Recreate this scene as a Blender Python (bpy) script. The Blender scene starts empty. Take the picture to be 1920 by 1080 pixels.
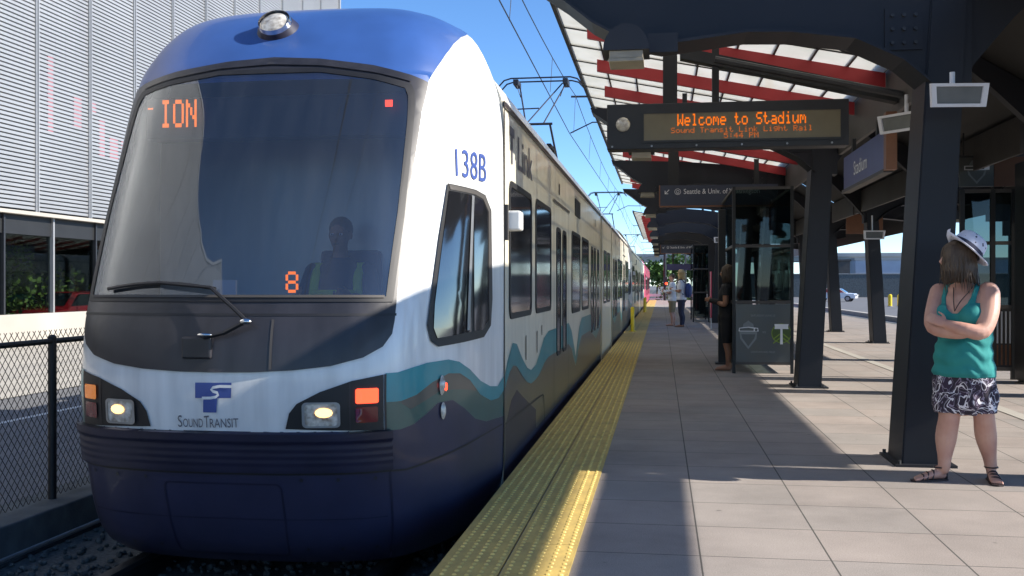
import bpy, bmesh, math, random
from mathutils import Vector, Matrix
R = math.radians
sc = bpy.context.scene
# ---------------------------------------------------------------- camera
F_PX = 1900.0
YAW = math.atan(280 / F_PX)
cd = bpy.data.cameras.new('camera'); cam = bpy.data.objects.new('camera', cd)
sc.collection.objects.link(cam); sc.camera = cam
cd.sensor_width = 36; cd.lens = 36 * F_PX / 1920; cd.clip_end = 3000; cd.clip_start = .05
cam.location = (0, 0, 1.3); cam.rotation_euler = (R(90), 0, YAW)
cd.shift_y = -(540 - 535) / 1920.0
sc.render.resolution_x = 1024; sc.render.resolution_y = 576
# ---------------------------------------------------------------- sky, sun, exposure
SUN_EL = math.atan(.63); SUN_AZ = R(3)      # sun to the right (+X)
w = bpy.data.worlds.new('World'); sc.world = w; w.use_nodes = True
nt = w.node_tree; bg = nt.nodes['Background']
sky = nt.nodes.new('ShaderNodeTexSky'); sky.sky_type = 'NISHITA'; sky.sun_disc = False
sky.sun_elevation = SUN_EL; sky.sun_rotation = R(90) + SUN_AZ
sky.altitude = 3500; sky.air_density = 1.0; sky.dust_density = .1; sky.ozone_density = 3.5
hs = nt.nodes.new('ShaderNodeHueSaturation'); hs.inputs['Saturation'].default_value = 1.12
nt.links.new(sky.outputs[0], hs.inputs['Color']); nt.links.new(hs.outputs[0], bg.inputs[0]); bg.inputs[1].default_value = .14
sd = bpy.data.lights.new('sun', 'SUN'); sun = bpy.data.objects.new('sun', sd); sc.collection.objects.link(sun)
sd.energy = 5.0; sd.angle = R(.53); sd.color = (1, .93, .83)
SV = Vector((math.cos(SUN_EL) * math.cos(SUN_AZ), -math.cos(SUN_EL) * math.sin(SUN_AZ), math.sin(SUN_EL)))
sun.rotation_euler = SV.to_track_quat('Z', 'Y').to_euler(); sun.location = (30, -5, 25)
sc.view_settings.view_transform = 'Standard'; sc.view_settings.look = 'None'
sc.view_settings.exposure = .85; sc.view_settings.gamma = 1
sc.cycles.max_bounces = 8; sc.cycles.transparent_max_bounces = 16
sc.cycles.use_denoising = True
random.seed(7)
col = sc.collection

# ---------------------------------------------------------------- materials
def nodes(name):
    m = bpy.data.materials.new(name); m.use_nodes = True
    return m, m.node_tree, m.node_tree.nodes['Principled BSDF']
def mat(name, c, rough=.6, metal=0, coat=0, var=.12, scale=6, bump=0, bscale=60, spec=.5, emit=None, es=1, c2=None, streak=False):
    """Principled colour broken up by noise (dirt/tint variation), optional fine bump."""
    m, t, b = nodes(name)
    b.inputs['Roughness'].default_value = rough; b.inputs['Metallic'].default_value = metal
    b.inputs['Coat Weight'].default_value = coat; b.inputs['Coat Roughness'].default_value = .08
    b.inputs['Specular IOR Level'].default_value = spec
    tc = t.nodes.new('ShaderNodeTexCoord')
    n = t.nodes.new('ShaderNodeTexNoise'); n.inputs['Scale'].default_value = scale; n.inputs['Detail'].default_value = 6
    if streak:      # rain-washed grime: noise drawn out down the surface
        mp = t.nodes.new('ShaderNodeMapping'); mp.inputs['Scale'].default_value = (1, 1, .16); t.links.new(tc.outputs['Object'], mp.inputs[0]); t.links.new(mp.outputs[0], n.inputs['Vector'])
    else: t.links.new(tc.outputs['Object'], n.inputs['Vector'])
    r = t.nodes.new('ShaderNodeMapRange'); r.inputs['From Min'].default_value = .3; r.inputs['From Max'].default_value = .7
    t.links.new(n.outputs[0], r.inputs['Value'])
    mx = t.nodes.new('ShaderNodeMix'); mx.data_type = 'RGBA'
    c2 = c2 or tuple(x * (1 - var) for x in c); cc = c if c2 is None else tuple(min(1, x * (1 + var * .5)) for x in c)
    mx.inputs[6].default_value = (*cc, 1); mx.inputs[7].default_value = (*c2, 1)
    t.links.new(r.outputs[0], mx.inputs[0]); t.links.new(mx.outputs[2], b.inputs['Base Color'])
    if bump:
        n2 = t.nodes.new('ShaderNodeTexNoise'); n2.inputs['Scale'].default_value = bscale; n2.inputs['Detail'].default_value = 5
        t.links.new(tc.outputs['Object'], n2.inputs['Vector'])
        bp = t.nodes.new('ShaderNodeBump'); bp.inputs['Strength'].default_value = bump; bp.inputs['Distance'].default_value = .01
        t.links.new(n2.outputs[0], bp.inputs['Height']); t.links.new(bp.outputs[0], b.inputs['Normal'])
    if emit: b.inputs['Emission Color'].default_value = (*emit, 1); b.inputs['Emission Strength'].default_value = es
    return m
def glass(name, tint, rough=.02, refl=.12, top=.9, film=0):
    """thin window glass: fresnel reflection over a tinted see-through pane"""
    m, t, b = nodes(name); t.nodes.remove(b)
    out = t.nodes['Material Output']
    tr = t.nodes.new('ShaderNodeBsdfTransparent'); tr.inputs[0].default_value = (*tint, 1)
    gl = t.nodes.new('ShaderNodeBsdfGlossy'); gl.inputs['Roughness'].default_value = rough; gl.inputs[0].default_value = (.9, .95, 1, 1)
    fr = t.nodes.new('ShaderNodeLayerWeight'); fr.inputs[0].default_value = .35
    mr = t.nodes.new('ShaderNodeMapRange'); mr.inputs['To Min'].default_value = refl; mr.inputs['To Max'].default_value = top
    t.links.new(fr.outputs['Fresnel'], mr.inputs['Value'])
    mx = t.nodes.new('ShaderNodeMixShader'); t.links.new(mr.outputs[0], mx.inputs[0])
    t.links.new(tr.outputs[0], mx.inputs[1]); t.links.new(gl.outputs[0], mx.inputs[2]); t.links.new(mx.outputs[0], out.inputs[0])
    if film:      # dusty film, streaked downwards
        df = t.nodes.new('ShaderNodeBsdfDiffuse'); df.inputs[0].default_value = (.46, .50, .55, 1)
        tc = t.nodes.new('ShaderNodeTexCoord'); mp = t.nodes.new('ShaderNodeMapping'); mp.inputs['Scale'].default_value = (5, 1, .6)
        n = t.nodes.new('ShaderNodeTexNoise'); n.inputs['Scale'].default_value = 2; n.inputs['Detail'].default_value = 5
        t.links.new(tc.outputs['Object'], mp.inputs[0]); t.links.new(mp.outputs[0], n.inputs['Vector'])
        r = t.nodes.new('ShaderNodeMapRange'); r.inputs['From Min'].default_value = .3; r.inputs['From Max'].default_value = .75; r.inputs['To Min'].default_value = film * .7; r.inputs['To Max'].default_value = film * 1.4
        t.links.new(n.outputs[0], r.inputs['Value']); m3 = t.nodes.new('ShaderNodeMixShader'); t.links.new(r.outputs[0], m3.inputs[0])
        t.links.new(mx.outputs[0], m3.inputs[1]); t.links.new(df.outputs[0], m3.inputs[2]); t.links.new(m3.outputs[0], out.inputs[0])
    return m
M = {}
M['white'] = mat('white_paint', (.76, .77, .76), .3, coat=.45, var=.17, scale=9, streak=True)
M['scuff'] = mat('dirty_white', (.5, .5, .47), .6)
M['cream'] = mat('pale_body_paint', (.86, .81, .66), .28, coat=.25, var=.12, scale=7, streak=True)
M['blue'] = mat('blue_paint', (.035, .095, .30), .38, coat=.3, var=.15, scale=3)
M['teal'] = mat('teal_paint', (.012, .26, .30), .3, coat=.25, var=.1)
M['green'] = mat('sea_green_paint', (.035, .11, .095), .3, coat=.25, var=.1)
M['greygreen'] = mat('grey_green_paint', (.085, .09, .078), .3, coat=.25, var=.1)
M['navy'] = mat('navy_paint', (.029, .030, .066), .42, coat=.15, var=.2, scale=3)
M['navy2'] = mat('dark_bumper_blue', (.016, .016, .040), .45, coat=.1, var=.25, scale=4)
M['mask'] = mat('charcoal_panel', (.030, .029, .034), .38, coat=.12, var=.35, scale=8, streak=True)
M['rubber'] = mat('black_rubber', (.015, .015, .017), .5, var=.2)
M['dark'] = mat('dark_interior', (.02, .022, .028), .8)
M['seatm'] = mat('seat_fabric', (.03, .04, .08), .9)
M['chrome'] = mat('bright_metal', (.7, .7, .7), .15, metal=1, var=.1)
M['steel'] = mat('galvanised_steel', (.38, .39, .40), .45, metal=.8, var=.2)
M['darksteel'] = mat('dark_steel', (.05, .052, .055), .5, metal=.5, var=.2)
M['wire'] = mat('weathered_wire', (.03, .035, .05), .6, metal=.3)
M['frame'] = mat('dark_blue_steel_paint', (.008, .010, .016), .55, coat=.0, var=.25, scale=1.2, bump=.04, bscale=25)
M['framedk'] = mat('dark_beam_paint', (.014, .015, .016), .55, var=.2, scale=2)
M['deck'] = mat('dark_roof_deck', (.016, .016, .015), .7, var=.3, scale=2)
M['soffit'] = mat('grey_brown_flashing', (.07, .064, .06), .6, var=.2, scale=2)
M['redrib'] = mat('red_steel_paint', (.42, .028, .032), .45, var=.15, scale=2)
M['concrete'] = mat('concrete', (.36, .35, .33), .9, var=.2, scale=3, bump=.15, bscale=90)
M['pale_conc'] = mat('pale_concrete', (.40, .375, .33), .9, var=.14, scale=.6, bump=.1)
M['kerbc'] = mat('dark_weathered_concrete', (.11, .125, .13), .9, var=.35, scale=5, bump=.2)
M['asphalt'] = mat('asphalt', (.14, .142, .148), .9, var=.15, scale=1.5, bump=.25, bscale=150)
M['yellow'] = mat('yellow_paint', (.80, .58, .02), .45, var=.15)
M['whitel'] = mat('road_marking_white', (.6, .6, .58), .8, var=.2)
M['silver'] = mat('silver_louver', (.335, .34, .345), .42, metal=.25, var=.10, scale=.4)
M['screenback'] = mat('grey_screen_backing', (.15, .155, .165), .8, var=.2, scale=.5)
M['red'] = mat('dull_red', (.34, .12, .14), .7)
M['pink'] = mat('pink_red_wrap', (.62, .06, .13), .3, coat=.4, var=.3, scale=.8)
M['lampw'] = mat('floodlight_white', (.68, .68, .70), .4, var=.08)
M['lens'] = mat('warm_lens', (.30, .27, .20), .35, var=.2)
M['greylens'] = mat('grey_lens', (.13, .14, .14), .15, var=.2)
M['signface'] = mat('sign_display_face', (.17, .145, .09), .35, var=.1)
M['signbox'] = mat('sign_housing', (.022, .024, .028), .5, var=.2)
M['signblue'] = mat('sign_navy', (.035, .045, .075), .5, var=.1)
M['signpurple'] = mat('sign_indigo', (.06, .06, .16), .4, var=.1)
M['signtext'] = mat('sign_lettering', (.75, .76, .78), .5, var=.03)
M['orange'] = mat('amber_led', (.5, .10, .0), .5, emit=(1, .19, .0), es=.50)
M['amberdim'] = mat('amber_led_dim', (.4, .10, .02), .5, emit=(1, .22, .02), es=.20)
M['amberbright'] = mat('amber_led_bright', (.4, .08, .0), .5, emit=(1, .17, .0), es=1.2)
M['ledred'] = mat('red_led', (.9, .05, .02), .5, emit=(1, .06, .02), es=2.0)
M['dredlens'] = mat('unlit_red_lens', (.16, .005, .012), .2, coat=.5)
M['orlens'] = mat('amber_lens', (.75, .20, .01), .25, coat=.5, emit=(1, .25, .01), es=.15)
M['headlens'] = mat('headlamp_glass', (.62, .60, .54), .12, coat=1, var=.5, scale=25, c2=(.25, .22, .18))
M['headglow'] = mat('headlamp_bulb', (1, .8, .4), .3, emit=(1, .60, .20), es=1.5)
M['orangetrim'] = mat('orange_brown_trim', (.20, .085, .04), .5)
M['num'] = mat('blue_lettering', (.05, .09, .30), .4, var=.05)
M['greytxt'] = mat('grey_lettering', (.13, .13, .15), .4, var=.05)
M['skin'] = mat('skin', (.56, .33, .25), .5, var=.14, scale=9, c2=(.50, .26, .20), bump=.05, bscale=200)
M['skin2'] = mat('tanned_skin', (.35, .17, .10), .55, var=.12)
M['tealcloth'] = mat('teal_knit', (.02, .25, .24), .85, var=.12, scale=12, bump=.12, bscale=120)
M['whitecloth'] = mat('white_cotton', (.72, .74, .80), .9, var=.06)
M['khaki'] = mat('khaki_cotton', (.30, .24, .15), .9)
M['navycloth'] = mat('navy_cloth', (.03, .035, .07), .9)
M['bluecloth'] = mat('blue_nylon', (.03, .06, .22), .7)
M['blackcloth'] = mat('black_cloth', (.018, .018, .02), .85)
M['hivis'] = mat('lime_reflective', (.45, .70, .05), .6, emit=(.5, .8, .05), es=.0)
M['hair'] = mat('brown_hair', (.050, .034, .022), .5, var=.5, scale=30, c2=(.09, .06, .038))
M['hair2'] = mat('straw_blond', (.50, .38, .20), .8)
M['leather'] = mat('dark_leather', (.035, .022, .022), .5)
M['glassA'] = glass('windscreen_glass', (.56, .62, .70), .02, .09, .9, .035)
M['glassB'] = glass('shelter_glass', (.36, .42, .41), .02, .015, .4)
M['glassC'] = glass('storefront_glass', (.58, .62, .60), .02, .005, .10)
M['darkglass'] = mat('dark_window_glass', (.012, .013, .016), .07, var=.2, spec=.9, coat=1)
M['poster'] = mat('poster_dark', (.06, .072, .08), .3, var=.6, scale=2.2, c2=(.10, .10, .085))
M['postergrey'] = mat('poster_grey', (.20, .22, .23), .5)
M['postergreen'] = mat('poster_green', (.06, .10, .02), .5)
M['posterlime'] = mat('poster_lime', (.20, .30, .03), .5)

def shorts_mat():
    m, t, b = nodes('floral_shorts_print'); b.inputs['Roughness'].default_value = .9
    tc = t.nodes.new('ShaderNodeTexCoord')
    n = t.nodes.new('ShaderNodeTexNoise'); n.inputs['Scale'].default_value = 8; n.inputs['Detail'].default_value = 1.2; n.inputs['Distortion'].default_value = 2.2
    t.links.new(tc.outputs['Object'], n.inputs['Vector'])
    cr = t.nodes.new('ShaderNodeValToRGB'); e = cr.color_ramp; e.interpolation = 'CONSTANT'
    e.elements[0].position = 0; e.elements[0].color = (.028, .022, .036, 1)
    e.elements[1].position = .53; e.elements[1].color = (.66, .65, .70, 1)
    x = e.elements.new(.585); x.color = (.034, .026, .042, 1)
    x = e.elements.new(.43); x.color = (.25, .22, .30, 1); x = e.elements.new(.46); x.color = (.04, .026, .05, 1)
    t.links.new(n.outputs[0], cr.inputs[0]); t.links.new(cr.outputs[0], b.inputs['Base Color'])
    return m
M['shorts'] = shorts_mat()
def hat_mat():
    m, t, b = nodes('white_print_straw'); b.inputs['Roughness'].default_value = .85
    tc = t.nodes.new('ShaderNodeTexCoord')
    v = t.nodes.new('ShaderNodeTexVoronoi'); v.inputs['Scale'].default_value = 26
    t.links.new(tc.outputs['Object'], v.inputs['Vector'])
    cr = t.nodes.new('ShaderNodeValToRGB'); e = cr.color_ramp; e.interpolation = 'CONSTANT'
    e.elements[0].position = 0; e.elements[0].color = (.03, .03, .08, 1)
    e.elements[1].position = .17; e.elements[1].color = (.66, .68, .80, 1)
    t.links.new(v.outputs['Distance'], cr.inputs[0]); t.links.new(cr.outputs[0], b.inputs['Base Color'])
    return m
M['hat'] = hat_mat()
def paver_mat():
    m, t, b = nodes('square_pavers'); b.inputs['Roughness'].default_value = .85
    L = t.links.new; N = t.nodes.new
    tc = N('ShaderNodeTexCoord'); mp = N('ShaderNodeMapping'); L(tc.outputs['Object'], mp.inputs[0])
    mp.inputs['Location'].default_value = (-.185 + .61 * 20, -.07 + .61 * 20, 0)
    br = N('ShaderNodeTexBrick'); br.offset = 0; br.squash = 1
    br.inputs['Scale'].default_value = 1; br.inputs['Brick Width'].default_value = .61; br.inputs['Row Height'].default_value = .61
    br.inputs['Mortar Size'].default_value = .0045; br.inputs['Mortar Smooth'].default_value = .1
    br.inputs['Color1'].default_value = (.332, .282, .250, 1); br.inputs['Color2'].default_value = (.300, .270, .245, 1)
    br.inputs['Mortar'].default_value = (.075, .068, .06, 1); L(mp.outputs[0], br.inputs['Vector'])
    n = N('ShaderNodeTexNoise'); n.inputs['Scale'].default_value = 160; n.inputs['Detail'].default_value = 3; L(tc.outputs['Object'], n.inputs['Vector'])
    n2 = N('ShaderNodeTexNoise'); n2.inputs['Scale'].default_value = 1.1; n2.inputs['Detail'].default_value = 8; n2.inputs['Roughness'].default_value = .65; L(tc.outputs['Object'], n2.inputs['Vector'])
    r1 = N('ShaderNodeMapRange'); r1.inputs['From Min'].default_value = .3; r1.inputs['From Max'].default_value = .7; r1.inputs['To Min'].default_value = .78; r1.inputs['To Max'].default_value = 1.18; L(n.outputs[0], r1.inputs[0])
    r2 = N('ShaderNodeMapRange'); r2.inputs['From Min'].default_value = .3; r2.inputs['From Max'].default_value = .7; r2.inputs['To Min'].default_value = .80; r2.inputs['To Max'].default_value = 1.15; L(n2.outputs[0], r2.inputs[0])
    vo = N('ShaderNodeTexVoronoi'); vo.inputs['Scale'].default_value = 2.6; L(tc.outputs['Object'], vo.inputs['Vector'])      # gum spots
    gs = N('ShaderNodeMapRange'); gs.inputs['From Min'].default_value = .035; gs.inputs['From Max'].default_value = .055; gs.inputs['To Min'].default_value = .62; gs.inputs['To Max'].default_value = 1; L(vo.outputs['Distance'], gs.inputs[0])
    n4 = N('ShaderNodeTexNoise'); n4.inputs['Scale'].default_value = .45; n4.inputs['Detail'].default_value = 10; n4.inputs['Roughness'].default_value = .7; L(tc.outputs['Object'], n4.inputs['Vector'])
    r4 = N('ShaderNodeMapRange'); r4.inputs['From Min'].default_value = .50; r4.inputs['From Max'].default_value = .68; r4.inputs['To Min'].default_value = 1; r4.inputs['To Max'].default_value = .80; L(n4.outputs[0], r4.inputs[0])
    mg = N('ShaderNodeMath'); mg.operation = 'MULTIPLY'; L(gs.outputs[0], mg.inputs[0]); L(r4.outputs[0], mg.inputs[1])
    m0 = N('ShaderNodeMath'); m0.operation = 'MULTIPLY'; L(r1.outputs[0], m0.inputs[0]); L(r2.outputs[0], m0.inputs[1])
    mu = N('ShaderNodeMath'); mu.operation = 'MULTIPLY'; L(m0.outputs[0], mu.inputs[0]); L(mg.outputs[0], mu.inputs[1])
    mx = N('ShaderNodeVectorMath'); mx.operation = 'SCALE'; L(br.outputs['Color'], mx.inputs[0]); L(mu.outputs[0], mx.inputs['Scale'])
    L(mx.outputs[0], b.inputs['Base Color'])
    bp = N('ShaderNodeBump'); bp.inputs['Strength'].default_value = .25; bp.inputs['Distance'].default_value = .004; L(n.outputs[0], bp.inputs['Height']); L(bp.outputs[0], b.inputs['Normal'])
    return m
M['paver'] = paver_mat()
def tactile_mat():
    m, t, b = nodes('worn_yellow_tactile'); b.inputs['Roughness'].default_value = .75
    L = t.links.new; N = t.nodes.new; tc = N('ShaderNodeTexCoord')
    mp = N('ShaderNodeMapping'); L(tc.outputs['Object'], mp.inputs[0]); mp.inputs['Scale'].default_value = (2.2, 1.0, 1)
    n = N('ShaderNodeTexNoise'); n.inputs['Scale'].default_value = 5; n.inputs['Detail'].default_value = 9; n.inputs['Roughness'].default_value = .7; L(mp.outputs[0], n.inputs['Vector'])
    cr = N('ShaderNodeValToRGB'); e = cr.color_ramp; e.elements[0].position = .34; e.elements[0].color = (.42, .30, .095, 1); e.elements[1].position = .70; e.elements[1].color = (.64, .455, .125, 1)
    L(n.outputs[0], cr.inputs[0]); L(cr.outputs[0], b.inputs['Base Color'])
    n3 = N('ShaderNodeTexNoise'); n3.inputs['Scale'].default_value = 130; L(tc.outputs['Object'], n3.inputs['Vector'])
    bp = N('ShaderNodeBump'); bp.inputs['Strength'].default_value = .2; bp.inputs['Distance'].default_value = .004; L(n3.outputs[0], bp.inputs['Height']); L(bp.outputs[0], b.inputs['Normal'])
    return m
M['tactile'] = tactile_mat()
M['dome'] = mat('worn_sunlit_dome_tops', (.85, .62, .18), .6, var=.35, scale=9)  # worn domes, their sunlit brightness put into the colour
def translucent_mat():
    m, t, b = nodes('white_translucent_panel'); L = t.links.new; N = t.nodes.new
    out = t.nodes['Material Output']; b.inputs['Roughness'].default_value = .35
    b.inputs['Base Color'].default_value = (.75, .75, .72, 1)
    tr = N('ShaderNodeBsdfTranslucent'); tr.inputs[0].default_value = (.88, .86, .80, 1)
    tc = N('ShaderNodeTexCoord'); n = N('ShaderNodeTexNoise'); n.inputs['Scale'].default_value = 2.5; n.inputs['Detail'].default_value = 4; L(tc.outputs['Object'], n.inputs['Vector'])
    cr = N('ShaderNodeValToRGB'); cr.color_ramp.elements[0].color = (.84, .83, .77, 1); cr.color_ramp.elements[0].position = .3; cr.color_ramp.elements[1].color = (.97, .96, .93, 1); cr.color_ramp.elements[1].position = .6
    L(n.outputs[0], cr.inputs[0]); L(cr.outputs[0], tr.inputs[0])
    mx = N('ShaderNodeMixShader'); mx.inputs[0].default_value = .48
    L(b.outputs[0], mx.inputs[1]); L(tr.outputs[0], mx.inputs[2])
    tp = N('ShaderNodeBsdfTransparent'); tp.inputs[0].default_value = (1, .97, .86, 1); m2 = N('ShaderNodeMixShader'); m2.inputs[0].default_value = .32
    L(mx.outputs[0], m2.inputs[1]); L(tp.outputs[0], m2.inputs[2]); L(m2.outputs[0], out.inputs[0])
    return m
M['panel'] = translucent_mat()
def leaf_mat(name, c):
    m, t, b = nodes(name); L = t.links.new; N = t.nodes.new; b.inputs['Roughness'].default_value = .6
    g = N('ShaderNodeNewGeometry'); cr = N('ShaderNodeValToRGB')
    cr.color_ramp.elements[0].color = (c[0] * .5, c[1] * .55, c[2] * .5, 1); cr.color_ramp.elements[1].color = (c[0] * 1.5, c[1] * 1.4, c[2] * 1.3, 1)
    L(g.outputs['Random Per Island'], cr.inputs[0]); L(cr.outputs[0], b.inputs['Base Color'])
    return m
M['leaf'] = leaf_mat('green_leaves', (.07, .14, .03)); M['leaf2'] = leaf_mat('bright_leaves', (.13, .22, .04))
M['bark'] = mat('bark', (.10, .07, .05), .9, var=.4, scale=12)
M['gravel'] = mat('ballast_stone', (.10, .11, .105), .9, var=.6, scale=40, bump=.4, bscale=60)

# ---------------------------------------------------------------- helpers
def link(name, bm_or_me, m=None, parent=None, smooth=False, auto=None):
    if isinstance(bm_or_me, bmesh.types.BMesh):
        me = bpy.data.meshes.new(name); bm_or_me.to_mesh(me); bm_or_me.free()
    else: me = bm_or_me
    o = bpy.data.objects.new(name, me); col.objects.link(o)
    if m is not None:
        for x in (m if isinstance(m, (list, tuple)) else [m]): me.materials.append(x)
    if parent is not None: o.parent = parent; o.matrix_parent_inverse = parent_inv(parent)
    if smooth:
        for p in me.polygons: p.use_smooth = True
        if auto: me.set_sharp_from_angle(angle=R(auto))
    return o
def world_of(o):
    mtx = Matrix.LocRotScale(o.location, o.rotation_euler, o.scale)
    return world_of(o.parent) @ o.matrix_parent_inverse @ mtx if o.parent else mtx
def parent_inv(p): return world_of(p).inverted()
def thing(name, loc, label, cat, group=None, rz=0):
    o = bpy.data.objects.new(name, None); col.objects.link(o); o.location = loc; o.rotation_euler = (0, 0, rz)
    o.empty_display_size = .2
    o['label'] = label; o['category'] = cat
    if group: o['group'] = group
    return o
def tag(o, label=None, cat=None, group=None, kind=None):
    if label: o['label'] = label
    if cat: o['category'] = cat
    if group: o['group'] = group
    if kind: o['kind'] = kind
    return o
def copy_tree(o, parent=None):
    c = o.copy(); col.objects.link(c)
    if parent is not None: c.parent = parent; c.matrix_parent_inverse = o.matrix_parent_inverse.copy()
    for ch in list(o.children): copy_tree(ch, c)
    return c
def box(bm, c0, c1, mi=0, mtx=None):
    x0, y0, z0 = c0; x1, y1, z1 = c1
    vs = [Vector(p) for p in ((x0,y0,z0),(x1,y0,z0),(x1,y1,z0),(x0,y1,z0),(x0,y0,z1),(x1,y0,z1),(x1,y1,z1),(x0,y1,z1))]
    if mtx is not None: vs = [mtx @ v for v in vs]
    v = [bm.verts.new(p) for p in vs]
    for f in ((3,2,1,0),(4,5,6,7),(0,1,5,4),(1,2,6,5),(2,3,7,6),(3,0,4,7)):
        fc = bm.faces.new([v[i] for i in f]); fc.material_index = mi
def boxes(name, lst, m, parent=None, bevel=0, mtx=None):
    bm = bmesh.new()
    for a in lst: box(bm, a[0], a[1], mtx=mtx)
    if bevel: bmesh.ops.bevel(bm, geom=bm.edges[:], offset=bevel, segments=2, affect='EDGES', profile=.5)
    return link(name, bm, m, parent)
def prism(bm, poly, axis, a0, a1, mi=0):
    """extrude polygon; axis 'y': poly=(x,z), axis 'x': poly=(y,z), axis 'z': poly=(x,y)"""
    def P(p, a): return {'y': (p[0], a, p[1]), 'x': (a, p[0], p[1]), 'z': (p[0], p[1], a)}[axis]
    A = [bm.verts.new(P(p, a0)) for p in poly]; B = [bm.verts.new(P(p, a1)) for p in poly]
    fs = [bm.faces.new(A), bm.faces.new(B[::-1])]
    n = len(poly)
    for i in range(n): fs.append(bm.faces.new((A[i], B[i], B[(i + 1) % n], A[(i + 1) % n])))
    for f in fs: f.material_index = mi
    bmesh.ops.recalc_face_normals(bm, faces=fs)
def tube(bm, pts, rad, seg=8, cap=True, side=None, mi=0):
    pts = [Vector(p) for p in pts]
    if not isinstance(rad, (list, tuple)): rad = [rad] * len(pts)
    rings = []; prev = None
    for i, p in enumerate(pts):
        d = (pts[min(i + 1, len(pts) - 1)] - pts[max(i - 1, 0)]).normalized()
        if side is not None: s = Vector(side)
        elif prev is not None: s = prev
        else: s = Vector((1, 0, 0)) if abs(d.x) < .8 else Vector((0, 1, 0))
        s = (s - d * s.dot(d)).normalized(); prev = s; u = d.cross(s)
        r = rad[i]; a, b = (r if isinstance(r, (list, tuple)) else (r, r))
        rings.append([bm.verts.new(p + s * a * math.cos(2 * math.pi * k / seg) + u * b * math.sin(2 * math.pi * k / seg)) for k in range(seg)])
    fs = []
    for A, B in zip(rings, rings[1:]):
        for k in range(seg): fs.append(bm.faces.new((A[k], A[(k + 1) % seg], B[(k + 1) % seg], B[k])))
    if cap: fs.append(bm.faces.new(rings[0][::-1])); fs.append(bm.faces.new(rings[-1]))
    for f in fs: f.material_index = mi
    return rings
def spline(pts, n):
    """Catmull-Rom through points"""
    P = [Vector(p) for p in pts]; out = []
    for i in range(len(P) - 1):
        p0 = P[max(i - 1, 0)]; p1 = P[i]; p2 = P[i + 1]; p3 = P[min(i + 2, len(P) - 1)]
        for k in range(n):
            s = k / n
            out.append(.5 * ((2 * p1) + (p2 - p0) * s + (2 * p0 - 5 * p1 + 4 * p2 - p3) * s * s + (3 * p1 - p0 - 3 * p2 + p3) * s ** 3))
    out.append(P[-1]); return out
def ellipsoid(bm, c, r, seg=16, rings=10, mtx=None, mi=0):
    T = Matrix.Translation(c) @ (mtx if mtx is not None else Matrix.Identity(4)) @ Matrix.Diagonal((*r, 1))
    g = bmesh.ops.create_uvsphere(bm, u_segments=seg, v_segments=rings, radius=1, matrix=T)
    for v in g['verts']:
        for f in v.link_faces: f.material_index = mi
def text_mesh(body, size=1.0, align='LEFT', ext=0.0, bold=False):
    cu = bpy.data.curves.new('lettering', 'FONT'); cu.body = body; cu.size = size; cu.align_x = align; cu.extrude = ext
    cu.resolution_u = 3
    if bold: cu.offset = .012 * size
    ob = bpy.data.objects.new('lettering', cu); me = bpy.data.meshes.new_from_object(ob)
    bpy.data.objects.remove(ob); return me
def place_text(name, body, m, parent, origin, right, up, height=None, width=None, align='LEFT', bold=False):
    """text laid on a plane: origin = lower-left (or centre/right by align), right/up unit vectors"""
    me = text_mesh(body, 1.0, 'LEFT', 0, bold)
    xs = [v.co.x for v in me.vertices]; ys = [v.co.y for v in me.vertices]
    x0, x1 = min(xs), max(xs); y0, y1 = 0, max(ys)
    sy = height / (y1 - y0) if height else None; sx = width / (x1 - x0) if width else None
    sx = sx or sy; sy = sy or sx
    r = Vector(right); u = Vector(up); o = Vector(origin)
    dx = {'LEFT': 0, 'CENTER': -(x1 - x0) * sx / 2, 'RIGHT': -(x1 - x0) * sx}[align]
    for v in me.vertices: v.co = o + r * ((v.co.x - x0) * sx + dx) + u * ((v.co.y - y0) * sy)
    return link(name, me, m, parent)
GLY = {'W':'10001 10001 10001 10101 10101 11011 10001','e':'00000 00000 01110 10001 11111 10000 01110','l':'01100 00100 00100 00100 00100 00100 01110',
'c':'00000 00000 01110 10000 10000 10001 01110','o':'00000 00000 01110 10001 10001 10001 01110','m':'00000 00000 11010 10101 10101 10001 10001',
't':'01000 01000 11100 01000 01000 01001 00110','S':'01111 10000 10000 01110 00001 00001 11110','a':'00000 00000 01110 00001 01111 10001 01111',
'd':'00001 00001 01101 10011 10001 10001 01111','i':'00100 00000 01100 00100 00100 00100 01110','u':'00000 00000 10001 10001 10001 10011 01101',
'n':'00000 00000 10110 11001 10001 10001 10001','T':'11111 00100 00100 00100 00100 00100 00100','r':'00000 00000 10110 11001 10000 10000 10000',
's':'00000 00000 01110 10000 01110 00001 11110','L':'10000 10000 10000 10000 10000 10000 11111','k':'10000 10000 10010 10100 11000 10100 10010',
'g':'00000 01111 10001 10001 01111 00001 01110','h':'10000 10000 10110 11001 10001 10001 10001','R':'11110 10001 10001 11110 10100 10010 10001',
'5':'11111 10000 11110 00001 00001 10001 01110',':':'00000 00100 00100 00000 00100 00100 00000','4':'00010 00110 01010 10010 11111 00010 00010',
'P':'11110 10001 10001 11110 10000 10000 10000','M':'10001 11011 10101 10101 10001 10001 10001','I':'01110 00100 00100 00100 00100 00100 01110',
'O':'01110 10001 10001 10001 10001 10001 01110','N':'10001 11001 10101 10101 10011 10001 10001','8':'01110 10001 10001 01110 10001 10001 01110',
'-':'00000 00000 00000 11111 00000 00000 00000',' ':'00000 ' * 7}
def dots(text, fill=.92):
    """pixel lettering: list of unit cells (x, y, w) with y up, 6 columns a character"""
    out = []
    for i, ch in enumerate(text):
        for r_, row in enumerate(GLY[ch].split()):
            for c_, b in enumerate(row):
                if b == '1': out.append((i * 6 + c_, 6 - r_))
    return out, len(text) * 6 - 1
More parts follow.
